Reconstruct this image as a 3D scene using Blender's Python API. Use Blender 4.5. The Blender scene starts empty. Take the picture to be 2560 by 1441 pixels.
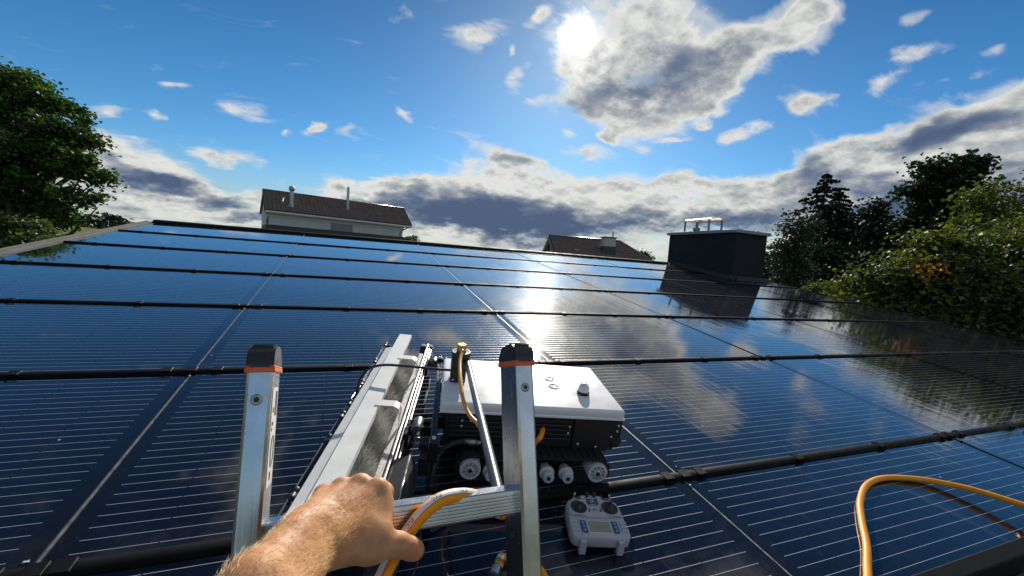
import bpy, bmesh, math, random
import numpy as np
from mathutils import Vector, Matrix, Euler

rng = np.random.default_rng(7)
random.seed(7)
SC = bpy.context.scene
COL = SC.collection

# ------------------------------------------------------------------ camera
EYE = Vector((0.0, 0.0, 4.2))
FPX, CX, CY = 1067.9, 1280.0, 720.5            # focal length and centre of the 2560 px photograph
CAM = np.array([[0.92868119, -0.04344347, 0.36832582],
                [-0.36384571, 0.08577124, 0.9275018],
                [0.07188566, 0.99536725, -0.06384742]])       # columns: right, up, forward
cam_data = bpy.data.cameras.new('camera')
cam_data.sensor_width = 36.0
cam_data.lens = 36.0 * FPX / 2560.0
cam_data.clip_start = 0.02
cam_data.clip_end = 20000.0
cam = bpy.data.objects.new('camera', cam_data)
COL.objects.link(cam)
rot = Matrix([[CAM[i][0], CAM[i][1], -CAM[i][2]] for i in range(3)])
cam.matrix_world = Matrix.Translation(EYE) @ rot.to_4x4()
SC.camera = cam


def ray(px, py):
    v = CAM @ np.array([(px - CX) / FPX, (CY - py) / FPX, 1.0])
    return Vector(v)


def at(px, py, depth):
    """A world point seen at a pixel of the photograph, at a depth in metres along the view axis."""
    return EYE + ray(px, py) * depth


def azel(px, py):
    r = ray(px, py).normalized()
    return math.degrees(math.atan2(r.x, r.y)), math.degrees(math.asin(r.z))


# ------------------------------------------------------------------ exposure
SC.view_settings.view_transform = 'Standard'
SC.view_settings.look = 'None'
SC.view_settings.exposure = 0.45
SC.view_settings.gamma = 1.0
SC.view_settings.use_curve_mapping = False
SC.cycles.max_bounces = 8
SC.cycles.transparent_max_bounces = 8
SC.cycles.sample_clamp_indirect = 6.0
SC.cycles.use_denoising = True

# ------------------------------------------------------------------ sun
SUN_DIR = ray(1440, 84).normalized()
sun_el = math.asin(SUN_DIR.z)
sun_az = math.atan2(SUN_DIR.x, SUN_DIR.y)
sun_data = bpy.data.lights.new('sun', 'SUN')
sun_data.energy = 4.2
sun_data.angle = math.radians(0.6)
sun_data.color = (1.0, 0.93, 0.82)
sun = bpy.data.objects.new('sun', sun_data)
COL.objects.link(sun)
sun.rotation_euler = (-SUN_DIR).to_track_quat('-Z', 'Y').to_euler()
sun.location = (0, 0, 60)

# ------------------------------------------------------------------ node helpers


class NT:
    def __init__(self, tree):
        self.t = tree
        self.n = tree.nodes
        self.l = tree.links

    def node(self, typ, **kw):
        nd = self.n.new(typ)
        for k, v in kw.items():
            setattr(nd, k, v)
        return nd

    def put(self, sock, v):
        if isinstance(v, bpy.types.NodeSocket):
            self.l.new(v, sock)
        elif v is not None:
            sock.default_value = v

    def math(self, op, a, b=None, c=None, clamp=False):
        nd = self.node('ShaderNodeMath', operation=op, use_clamp=clamp)
        for i, v in enumerate((a, b, c)):
            if v is not None:
                self.put(nd.inputs[i], v)
        return nd.outputs[0]

    def vmath(self, op, a, b=None, scale=None):
        nd = self.node('ShaderNodeVectorMath', operation=op)
        self.put(nd.inputs[0], a)
        if b is not None:
            self.put(nd.inputs[1], b)
        if scale is not None:
            self.put(nd.inputs[3], scale)
        return nd.outputs[1] if op in ('LENGTH', 'DOT_PRODUCT', 'DISTANCE') else nd.outputs[0]

    def rng(self, v, a, b, c=0.0, d=1.0, smooth=True):
        nd = self.node('ShaderNodeMapRange', interpolation_type='SMOOTHSTEP' if smooth else 'LINEAR')
        nd.clamp = True
        self.put(nd.inputs[0], v)
        for i, x in enumerate((a, b, c, d)):
            self.put(nd.inputs[i + 1], x)
        return nd.outputs[0]

    def noise(self, vec, scale, detail=4.0, rough=0.5, dist=0.0, dim='3D'):
        nd = self.node('ShaderNodeTexNoise', noise_dimensions=dim)
        if vec is not None:
            self.l.new(vec, nd.inputs['Vector'])
        nd.inputs['Scale'].default_value = scale
        nd.inputs['Detail'].default_value = detail
        nd.inputs['Roughness'].default_value = rough
        nd.inputs['Distortion'].default_value = dist
        return nd.outputs[0]

    def mix(self, f, a, b, blend='MIX', clamp=False):
        nd = self.node('ShaderNodeMix', data_type='RGBA', blend_type=blend)
        nd.clamp_factor = True
        self.put(nd.inputs[0], f)
        for s, v in ((nd.inputs[6], a), (nd.inputs[7], b)):
            if isinstance(v, tuple) and len(v) == 3:
                v = v + (1.0,)
            self.put(s, v)
        return nd.outputs[2]

    def comb(self, x, y, z=0.0):
        nd = self.node('ShaderNodeCombineXYZ')
        for i, v in enumerate((x, y, z)):
            self.put(nd.inputs[i], v)
        return nd.outputs[0]

    def sep(self, v):
        nd = self.node('ShaderNodeSeparateXYZ')
        self.l.new(v, nd.inputs[0])
        return nd.outputs

    def mapping(self, v, loc=(0, 0, 0), rotz=0.0, scale=(1, 1, 1), typ='POINT'):
        nd = self.node('ShaderNodeMapping', vector_type=typ)
        self.l.new(v, nd.inputs[0])
        nd.inputs[1].default_value = loc
        nd.inputs[2].default_value = (0, 0, rotz)
        nd.inputs[3].default_value = scale
        return nd.outputs[0]


# ------------------------------------------------------------------ world: daylight sky with broken cloud
world = bpy.data.worlds.new('World')
SC.world = world
world.use_nodes = True
world.node_tree.nodes.clear()
W = NT(world.node_tree)
SKY_STRENGTH = 0.1
direction = W.node('ShaderNodeTexCoord').outputs['Generated']
dvec = W.vmath('NORMALIZE', direction)
dx, dy, dz = W.sep(dvec)
az = W.math('MULTIPLY', W.math('ARCTAN2', dx, dy), 57.29578)
el = W.math('MULTIPLY', W.math('ARCSINE', dz), 57.29578)
ae = W.comb(az, el)
zz = W.math("ADD", W.math("MAXIMUM", dz, 0.0), 0.34)
plan = W.comb(W.math('DIVIDE', dx, zz), W.math('DIVIDE', dy, zz))      # a flat cloud layer seen from below
# ragged edges: shift the layout by noise before it is read
wn = W.node('ShaderNodeTexNoise', noise_dimensions='2D')
W.l.new(plan, wn.inputs['Vector'])
wn.inputs['Scale'].default_value = 5.0
wn.inputs['Detail'].default_value = 3.0
wshift = W.vmath('SUBTRACT', wn.outputs['Color'], (0.5, 0.5, 0.5))
aew = W.vmath('ADD', ae, W.vmath('MULTIPLY', wshift, (7.0, 3.4, 0.0)))
sky = W.node('ShaderNodeTexSky', sky_type='NISHITA', sun_disc=False)
sky.sun_elevation = sun_el
sky.sun_rotation = sun_az
sky.altitude = 400.0
sky.air_density = 1.0
sky.dust_density = 0.25
sky.ozone_density = 2.6
hs = W.node('ShaderNodeHueSaturation')
hs.inputs['Saturation'].default_value = 1.3
hs.inputs['Value'].default_value = 0.72
W.l.new(sky.outputs[0], hs.inputs['Color'])
gm = W.node('ShaderNodeGamma')
W.l.new(hs.outputs[0], gm.inputs[0])
gm.inputs[1].default_value = 1.0
sky_col = W.mix(1.0, gm.outputs[0], (0.72, 0.98, 1.06), 'MULTIPLY')
sky_col = W.mix(W.rng(el, 11.0, 0.0, 0.0, 0.85), sky_col, (3.4, 3.5, 3.4))
sky_col = W.vmath('SCALE', sky_col, scale=W.rng(el, 8.0, 60.0, 1.0, 0.34))


FRAMES = {}


def blob(px, py, rx, ry, deg, amp, vec, soft=0.0):
    """One soft elliptical patch of sky, laid out by the direction it is seen in."""
    c = azel(px, py)
    t = math.radians(-deg)                       # picture angle, counter-clockwise
    a = azel(px + rx * math.cos(t), py + rx * math.sin(t))
    b = azel(px + ry * math.sin(t), py - ry * math.cos(t))
    va = (a[0] - c[0], a[1] - c[1])
    vb = (b[0] - c[0], b[1] - c[1])
    sx, sy = math.hypot(*va), math.hypot(*vb)
    ang = math.degrees(math.atan2(va[1], va[0]))
    if sx < sy:
        sx, sy, ang = sy, sx, ang + 90
    ang = round(((ang + 90) % 180 - 90) / 15.0) * 15.0
    asp = min((1.3, 2.4, 4.4), key=lambda k: abs(math.log(k * sy / sx)))
    key = (vec.node.name, ang, asp)
    th = math.radians(ang)
    if key not in FRAMES:
        r1 = W.vmath('DOT_PRODUCT', vec, (math.cos(th), math.sin(th), 0))
        r2 = W.vmath('DOT_PRODUCT', vec, (-math.sin(th) * asp, math.cos(th) * asp, 0))
        FRAMES[key] = W.comb(r1, r2)
    cc = (c[0] * math.cos(th) + c[1] * math.sin(th), (-c[0] * math.sin(th) + c[1] * math.cos(th)) * asp, 0)
    rad = math.sqrt(sx * sy * asp)
    return W.rng(W.vmath('DISTANCE', FRAMES[key], cc), rad, soft * rad, 0.0, amp)


def total(items, vec, mode='ADD'):
    acc = None
    for it in items:
        v = blob(*it[:6], vec, it[6] if len(it) > 6 else 0.0)
        acc = v if acc is None else W.math(mode, acc, v)
    return acc


CLOUDS = [
    # the big cloud beside the sun
    (1640, 190, 350, 190, 24, 1.0, 0.45), (1880, 110, 290, 95, 30, 1.0, 0.35), (2010, 50, 150, 62, 40, 0.85, 0.3), (1760, 240, 200, 70, 14, 0.7, 0.3), (1450, 130, 130, 130, 0, 0.85, 0.3),
    (1470, 250, 190, 60, -5, 0.72, 0.3), (1560, 15, 290, 60, 8, 0.62, 0.2), (1330, 250, 60, 30, 20, 0.45),
    # the bank that rises to the right
    (2560, 330, 420, 170, 24, 1.0, 0.5), (2300, 480, 420, 110, 8, 1.0, 0.5), (2420, 400, 300, 120, 14, 0.8, 0.5), (2150, 440, 470, 125, 12, 1.0, 0.5), (1720, 500, 480, 95, 4, 1.0, 0.5),
    (1290, 500, 470, 85, -2, 1.0, 0.5), (2700, 500, 620, 200, 0, 1.0, 0.5), (900, 500, 330, 62, 2, 0.95, 0.4),
    (1330, 590, 1400, 75, 3, 0.9, 0.4), (2200, 600, 700, 120, 4, 0.9, 0.4),
    (380, 430, 250, 75, -14, 1.0, 0.4), (480, 520, 460, 62, -3, 0.85, 0.4), (100, 470, 330, 110, 0, 0.8, 0.4),
    # puffs
    (1190, 92, 97, 65, 22, 1.02), (1295, 195, 57, 32, 40, 0.85), (1275, 130, 34, 27, 60, 0.78),
    (1350, 45, 69, 40, 30, 0.88), (2010, 258, 94, 37, 8, 0.97), (1850, 330, 120, 42, 12, 1.02),
    (2280, 142, 143, 37, 12, 0.94), (2210, 212, 97, 32, 18, 0.88), (2440, 132, 86, 27, 26, 0.78),
    (2290, 42, 71, 27, 30, 0.78), (600, 272, 97, 40, -12, 0.88), (392, 286, 57, 30, -28, 0.78), (220, 262, 120, 37, -6, 0.91),
    (580, 392, 114, 37, -14, 0.97), (812, 318, 69, 27, 28, 0.82), (872, 330, 34, 20, -30, 0.71), (712, 328, 34, 18, 0, 0.71),
    (1540, 350, 66, 25, 0, 0.88), (1460, 386, 97, 32, -8, 0.94), (1425, 335, 46, 22, 0, 0.71), (1680, 356, 69, 18, 0, 0.74),
    (1025, 280, 48, 22, -34, 0.74), (470, 232, 41, 20, 0, 0.71), (1260, 385, 149, 42, -20, 0.88), (1600, 375, 46, 20, 0, 0.71),
    (1240, 410, 229, 50, -10, 0.71), (1770, 310, 46, 22, 20, 0.71), (2420, 190, 69, 27, 20, 0.50),
]
DARK = [
    (1640, 200, 240, 75, 16, 0.55), (1440, 270, 80, 30, -8, 0.5), (1760, 160, 180, 70, 25, 0.25), (1530, 220, 140, 40, 15, 0.3),
    (1170, 535, 440, 62, -5, 1.15), (1500, 560, 330, 42, -4, 0.8), (1340, 590, 620, 40, -3, 0.65), (760, 515, 220, 18, -4, 0.45),
    (2060, 425, 150, 38, 8, 0.55), (2380, 330, 260, 46, 18, 0.75), (2100, 470, 260, 30, 6, 0.5), (1850, 560, 420, 46, 6, 0.85),
    (2260, 520, 420, 60, 6, 0.8), (2500, 470, 300, 60, 8, 0.5), (390, 455, 190, 34, -10, 0.95), (330, 420, 120, 20, -16, 0.4),
    (560, 512, 160, 16, -4, 0.7), (610, 550, 130, 14, -2, 0.55), (300, 530, 200, 12, -4, 0.4),
]
PALE = [
    (1500, 490, 420, 28, 4, 0.7), (1500, 545, 170, 14, 4, 0.5), (1100, 600, 420, 14, 4, 0.6), (1700, 610, 300, 20, 5, 0.8),
    (2130, 500, 260, 34, -6, 0.4), (1140, 440, 300, 34, -4, 0.5), (900, 460, 220, 26, -4, 0.5), (2250, 250, 330, 34, 28, 0.4),
    (1950, 390, 420, 38, 18, 0.5), (420, 395, 220, 28, -16, 0.5),
]
big = W.noise(plan, 2.3, 5.0, 0.5, 0.0, '2D')
rest = W.math('MAXIMUM', W.rng(el, 33.0, 44.0), W.math('MULTIPLY', W.rng(W.math('ABSOLUTE', W.math('SUBTRACT', az, 22.0)), 58.0, 75.0), W.rng(el, -5.0, 10.0)))
elsewhere = W.math('MULTIPLY', W.math('MULTIPLY', rest, W.rng(az, -40.0, 30.0, 0.72, 1.0)), W.math('ADD', W.rng(big, 0.40, 0.64, 0.0, 0.9), W.math('MULTIPLY', W.rng(az, 30.0, 70.0), 0.30)))
cover = W.math('MINIMUM', W.math('ADD', total(CLOUDS, aew), elsewhere), 1.3)
fb = W.noise(plan, 5.2, 9.0, 0.62, 0.0, '2D')
sunp = (SUN_DIR.x / (SUN_DIR.z + 0.34), SUN_DIR.y / (SUN_DIR.z + 0.34), 0.0)
tosun = W.vmath('SCALE', W.vmath('NORMALIZE', W.vmath('SUBTRACT', sunp, plan)), scale=0.035)
fb2 = W.noise(W.vmath('ADD', plan, tosun), 5.2, 6.0, 0.58, 0.0, '2D')
fine = W.noise(plan, 15.0, 6.0, 0.6, 0.0, '2D')
dens = W.math('ADD', cover, W.math('MULTIPLY', W.math('SUBTRACT', fb, 0.5), W.rng(el, 3.0, 17.0, 0.7, 1.45)))
dens = W.math('ADD', dens, W.math('MULTIPLY', W.math('SUBTRACT', fine, 0.5), 1.0))
wisp = W.noise(W.mapping(plan, (0, 0, 0), 0.5, (5.0, 14.0, 1.0)), 1.0, 6.0, 0.62, 0.6, '2D')
veil = W.math('ADD', W.math('MULTIPLY', cover, 0.9), W.math('MULTIPLY', W.math('SUBTRACT', wisp, 0.5), 1.6))
alpha = W.math('MAXIMUM', W.rng(dens, 0.32, 1.0), W.math('MULTIPLY', W.rng(veil, 0.16, 0.9), 0.62))
relief = W.math('MULTIPLY', W.math("SUBTRACT", fb, fb2), 0.65)
dark = W.math('ADD', total(DARK, aew), W.math('MULTIPLY', total(PALE, aew), -0.55))
thick = W.math('ADD', W.rng(dens, 0.75, 1.5, 0.0, 0.34), W.math('MULTIPLY', dark, 0.85))
thick = W.math('ADD', thick, W.math('MULTIPLY', relief, 1.0))
thick = W.math('ADD', thick, W.math('MULTIPLY', W.math('SUBTRACT', fb, 0.5), 0.24))
ramp = W.node('ShaderNodeValToRGB')
W.l.new(thick, ramp.inputs[0])
cr = ramp.color_ramp
cr.elements[0].position = 0.0
cr.elements[0].color = (5.6, 5.6, 5.3, 1)
cr.elements[1].position = 1.0
cr.elements[1].color = (0.60, 0.88, 1.55, 1)
for p_, c_ in ((0.2, (4.1, 4.25, 4.2, 1)), (0.45, (2.1, 2.35, 2.7, 1)), (0.7, (1.0, 1.35, 2.05, 1))):
    e_ = cr.elements.new(p_)
    e_.color = c_
cloud_col = ramp.outputs[0]
# light scattered forward round the sun: strong through thin cloud, weak in clear air
sd = W.math('MULTIPLY', W.math('ARCCOSINE', W.math('MINIMUM', W.vmath('DOT_PRODUCT', dvec, tuple(SUN_DIR)), 1.0)), 57.29578)
sdw = W.math('ADD', sd, W.math('ADD', W.math('MULTIPLY', W.math('SUBTRACT', fine, 0.5), 3.2), W.math('MULTIPLY', W.math('SUBTRACT', fb, 0.5), 4.5)))
core = W.rng(sdw, 2.5, 0.1, 0.0, 9.0)
near = W.rng(sdw, 6.5, 0.5, 0.0, 1.0)
halo = W.rng(sd, 24.0, 2.0, 0.0, 1.0)
glow_c = W.math('ADD', W.math('MULTIPLY', near, 2.8), W.math('MULTIPLY', halo, 0.25))
cloud_lit = W.mix(1.0, cloud_col, W.vmath('SCALE', (1.0, 0.93, 0.82), scale=glow_c), 'ADD')
air_glow = W.vmath('SCALE', (0.9, 0.95, 1.0), scale=W.math('ADD', W.math('MULTIPLY', near, 0.8), W.math('MULTIPLY', halo, 0.12)))
sky_lit = W.mix(1.0, sky_col, air_glow, 'ADD')
col = W.mix(alpha, sky_lit, cloud_lit)
col = W.mix(1.0, col, W.vmath('SCALE', (1.0, 0.97, 0.9), scale=core), 'ADD')
bg = W.node('ShaderNodeBackground')
W.l.new(col, bg.inputs[0])
bg.inputs[1].default_value = SKY_STRENGTH
wo = W.node('ShaderNodeOutputWorld')
W.l.new(bg.outputs[0], wo.inputs[0])
world.cycles.sampling_method = 'MANUAL'
world.cycles.sample_map_resolution = 1024

# ------------------------------------------------------------------ materials
MATS = {}


def mat(name, col, rough=0.5, metal=0.0, var=0.0, vscale=8.0, bump=0.0, bscale=40.0, spec=0.5, coat=0.0, coat_rough=0.05, rvar=0.0):
    if name in MATS:
        return MATS[name]
    m = bpy.data.materials.new(name)
    m.use_nodes = True
    t = NT(m.node_tree)
    b = t.n['Principled BSDF']
    b.inputs['Base Color'].default_value = (*col, 1)
    b.inputs['Roughness'].default_value = rough
    b.inputs['Metallic'].default_value = metal
    b.inputs['Specular IOR Level'].default_value = spec
    b.inputs['Coat Weight'].default_value = coat
    b.inputs['Coat Roughness'].default_value = coat_rough
    if var or bump or rvar:
        co = t.node('ShaderNodeTexCoord').outputs['Object']
    if var:
        n = t.noise(co, vscale, 5.0, 0.6)
        f = t.rng(n, 0.3, 0.7, 0.0, 1.0)
        lo = tuple(c * (1 - var) for c in col)
        hi = tuple(min(1.0, c * (1 + var)) for c in col)
        t.l.new(t.mix(f, lo, hi), b.inputs['Base Color'])
    if rvar:
        n = t.noise(co, vscale * 1.7, 6.0, 0.65)
        t.l.new(t.rng(n, 0.3, 0.7, max(0.02, rough - rvar), min(1, rough + rvar)), b.inputs['Roughness'])
    if bump:
        bn = t.node('ShaderNodeBump')
        bn.inputs['Strength'].default_value = bump
        bn.inputs['Distance'].default_value = 0.01
        t.l.new(t.noise(co, bscale, 4.0, 0.6), bn.inputs['Height'])
        t.l.new(bn.outputs[0], b.inputs['Normal'])
    MATS[name] = m
    return m


M_BLACK = mat('black_plastic', (0.018, 0.018, 0.02), 0.42, rvar=0.1, vscale=30)
M_RAIL = mat('black_anodised', (0.006, 0.006, 0.007), 0.6, 0.0, rvar=0.12, vscale=9, spec=0.1)
M_WHITE = mat('white_sheet', (0.78, 0.78, 0.80), 0.38, var=0.03, vscale=6, rvar=0.08)
M_CREAM = mat('white_powder_coat', (0.72, 0.73, 0.71), 0.42, var=0.06, vscale=14)
M_ALU = mat('brushed_aluminium', (0.62, 0.63, 0.65), 0.34, 1.0, var=0.10, vscale=18, rvar=0.12)
M_STEEL = mat('steel', (0.60, 0.60, 0.60), 0.22, 1.0, rvar=0.08, vscale=20)
M_BRASS = mat('brass', (0.62, 0.40, 0.13), 0.28, 1.0, rvar=0.1, vscale=60)
M_ORANGE = mat('orange_hose', (0.90, 0.33, 0.008), 0.42, var=0.05, vscale=30, spec=0.35)
M_YELLOW = mat('yellow_hose', (0.78, 0.36, 0.03), 0.38, var=0.05, vscale=30)
M_COLLAR = mat('orange_plastic', (0.75, 0.13, 0.02), 0.45, var=0.05, vscale=30)
M_STRIPE = mat('white_print', (0.78, 0.77, 0.76), 0.45, var=0.05, vscale=60)
M_INK = mat('dark_blue_ink', (0.02, 0.025, 0.08), 0.5)
M_TUBE = mat('grey_tube', (0.085, 0.09, 0.095), 0.36, 0.35, rvar=0.05, vscale=40)
M_NYLON = mat('white_nylon', (0.62, 0.62, 0.62), 0.5, var=0.05, vscale=40)

# ------------------------------------------------------------------ mesh helpers


class MB:
    """Collects boxes, tubes, lathes and prisms; build() links them as one mesh object."""

    def __init__(self):
        self.bm = bmesh.new()
        self.mats = []

    def _mi(self, m):
        if m is None:
            return 0
        if m not in self.mats:
            self.mats.append(m)
        return self.mats.index(m)

    def poly(self, pts, m=None):
        f = self.bm.faces.new([self.bm.verts.new(p) for p in pts])
        f.material_index = self._mi(m)
        return f

    def box(self, x0, x1, y0, y1, z0, z1, bev=0.0, m=None, T=None, seg=1):
        r = bmesh.ops.create_cube(self.bm, size=1.0)
        vs = r['verts']
        for v in vs:
            v.co = Vector((x0 + (v.co.x + .5) * (x1 - x0), y0 + (v.co.y + .5) * (y1 - y0), z0 + (v.co.z + .5) * (z1 - z0)))
        fs = set(f for v in vs for f in v.link_faces)
        if bev:
            es = list(set(e for v in vs for e in v.link_edges))
            rr = bmesh.ops.bevel(self.bm, geom=es, offset=bev, segments=seg, affect='EDGES', profile=0.5)
            fs = set(rr['faces']) | set(f for f in fs if f.is_valid)
            vs = list(set(v for f in fs for v in f.verts))
        mi = self._mi(m)
        for f in fs:
            f.material_index = mi
        if T is not None:
            for v in vs:
                v.co = T @ v.co
        return self

    def tube(self, pts, rad, n=8, cap=True, m=None, frame=None, sq=1.0):
        pts = [Vector(p) for p in pts]
        k = len(pts)
        if not hasattr(rad, '__len__'):
            rad = [rad] * k
        mi = self._mi(m)
        rings = []
        prev = None
        for i, p in enumerate(pts):
            t = (pts[min(i + 1, k - 1)] - pts[max(i - 1, 0)])
            if t.length < 1e-9:
                t = Vector((0, 0, 1))
            t.normalize()
            if prev is None:
                ref = Vector(frame) if frame is not None else (Vector((0, 0, 1)) if abs(t.z) < 0.9 else Vector((1, 0, 0)))
                a = (ref - t * ref.dot(t)).normalized()
            else:
                a = (prev - t * prev.dot(t)).normalized()
            prev = a
            b = t.cross(a)
            rings.append([self.bm.verts.new(p + (a * math.cos(2 * math.pi * j / n) + b * math.sin(2 * math.pi * j / n) * sq) * rad[i]) for j in range(n)])
        for i in range(k - 1):
            for j in range(n):
                f = self.bm.faces.new((rings[i][j], rings[i][(j + 1) % n], rings[i + 1][(j + 1) % n], rings[i + 1][j]))
                f.material_index = mi
                f.smooth = n > 5
        if cap:
            for r, rev in ((rings[0], True), (rings[-1], False)):
                f = self.bm.faces.new(list(reversed(r)) if rev else r)
                f.material_index = mi
        return self

    def cyl(self, p0, p1, r0, r1=None, n=16, m=None, cap=True):
        return self.tube([p0, p1], [r0, r0 if r1 is None else r1], n, cap, m)

    def prism(self, poly, axis_pts, m=None, smooth=False, cap=True):
        """poly: list of 3D offset vectors; axis_pts: two points; straight extrusion."""
        a, b = Vector(axis_pts[0]), Vector(axis_pts[1])
        v0 = [self.bm.verts.new(a + Vector(p)) for p in poly]
        v1 = [self.bm.verts.new(b + Vector(p)) for p in poly]
        mi = self._mi(m)
        n = len(poly)
        for j in range(n):
            f = self.bm.faces.new((v0[j], v0[(j + 1) % n], v1[(j + 1) % n], v1[j]))
            f.material_index = mi
            f.smooth = smooth
        if cap:
            for r in (list(reversed(v0)), v1):
                f = self.bm.faces.new(r)
                f.material_index = mi
        return self

    def lathe(self, prof, T=None, n=20, m=None):
        """prof: (radius, z) pairs; T places the axis."""
        T = T or Matrix.Identity(4)
        mi = self._mi(m)
        rings = []
        for r, z in prof:
            if r < 1e-6:
                rings.append([self.bm.verts.new(T @ Vector((0, 0, z)))])
            else:
                rings.append([self.bm.verts.new(T @ Vector((r * math.cos(2 * math.pi * j / n), r * math.sin(2 * math.pi * j / n), z))) for j in range(n)])
        for A, B in zip(rings[:-1], rings[1:]):
            for j in range(n):
                q = [A[j % len(A)], A[(j + 1) % len(A)], B[(j + 1) % len(B)], B[j % len(B)]]
                u = []
                for v in q:
                    if v not in u:
                        u.append(v)
                if len(u) > 2:
                    f = self.bm.faces.new(u)
                    f.material_index = mi
                    f.smooth = True
        return self

    def build(self, name, m=None, parent=None, smooth_angle=None, mw=None, recalc=True):
        me = bpy.data.meshes.new(name)
        if recalc:
            bmesh.ops.recalc_face_normals(self.bm, faces=self.bm.faces)
        self.bm.to_mesh(me)
        self.bm.free()
        for mm in (self.mats or [m]):
            if mm is not None:
                me.materials.append(mm)
        if smooth_angle:
            me.set_sharp_from_angle(angle=math.radians(smooth_angle))
            me.polygons.foreach_set('use_smooth', [True] * len(me.polygons))
            me.set_sharp_from_angle(angle=math.radians(smooth_angle))
        return link(name, me, parent, mw)


def link(name, me, parent=None, mw=None):
    o = bpy.data.objects.new(name, me)
    COL.objects.link(o)
    if parent is not None:
        o.parent = parent
    if mw is not None:
        o.matrix_local = mw
    return o


def tag(o, label=None, cat=None, group=None, kind=None):
    for k, v in (('label', label), ('category', cat), ('group', group), ('kind', kind)):
        if v:
            o[k] = v
    return o


def thing(name, label, cat, mw=None, group=None):
    o = bpy.data.objects.new(name, None)
    o.empty_display_size = 0.1
    COL.objects.link(o)
    if mw is not None:
        o.matrix_world = mw
    return tag(o, label, cat, group)


def mesh_arrays(name, V, F, m, parent=None, tint=None, smooth=False, mw=None):
    """Fast mesh from numpy arrays; F is (n,3) or (n,4)."""
    me = bpy.data.meshes.new(name)
    V = np.asarray(V, np.float32)
    F = np.asarray(F, np.int32)
    k = F.shape[1]
    me.vertices.add(len(V))
    me.vertices.foreach_set('co', V.ravel())
    me.loops.add(F.size)
    me.loops.foreach_set('vertex_index', F.ravel())
    me.polygons.add(len(F))
    me.polygons.foreach_set('loop_start', np.arange(0, F.size, k, dtype=np.int32))
    if smooth:
        me.polygons.foreach_set('use_smooth', np.ones(len(F), bool))
    if tint is not None:
        a = me.attributes.new('tint', 'FLOAT', 'FACE')
        a.data.foreach_set('value', np.asarray(tint, np.float32))
    me.update(calc_edges=True)
    me.validate()
    me.materials.append(m)
    return link(name, me, parent, mw)


def smooth_path(pts, n=12, closed=False):
    """Catmull-Rom through the points."""
    P = [Vector(p) for p in pts]
    P = [P[0] * 2 - P[1]] + P + [P[-1] * 2 - P[-2]]
    out = []
    for i in range(1, len(P) - 2):
        for k in range(n):
            t = k / n
            a, b, c, d = P[i - 1], P[i], P[i + 1], P[i + 2]
            out.append(0.5 * ((2 * b) + (c - a) * t + (2 * a - 5 * b + 4 * c - d) * t * t + (3 * b - a - 3 * c + d) * t ** 3))
    out.append(P[-2].copy())
    return out


# ------------------------------------------------------------------ the roof plane
ROOF_N = Vector((0, -0.14168084, 0.98991239))
H0 = 0.884
R3 = Matrix(((1, 0, 0), (0, 0.98991239, -0.14168084), (0, 0.14168084, 0.98991239)))
ROOF = Matrix.Translation(EYE - ROOF_N * H0) @ R3.to_4x4()          # local x along the rails, y up the slope, z off the glass
ROOF_I = ROOF.inverted()


def on_roof(px, py, n=0.0):
    o = ROOF_I @ EYE
    d = ROOF_I.to_3x3() @ ray(px, py)
    t = (n - o.z) / d.z
    return o + d * t


U0, S0, PS, PU = -0.5874, 1.0292, 1.0585, 1.74
COLS = [U0 - PU, U0, U0 + PU, U0 + 2 * PU, U0 + 3 * PU, U0 + 4 * PU, 7.72]
RAILS = [S0 + i * PS for i in range(-1, 7)]
EAVE_S = 0.515

# ------------------------------------------------------------------ our house with the solar roof
house = thing('solar_roofed_house', 'low house whose whole pitched roof is covered with glossy black solar panels', 'house', ROOF.copy())


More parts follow.
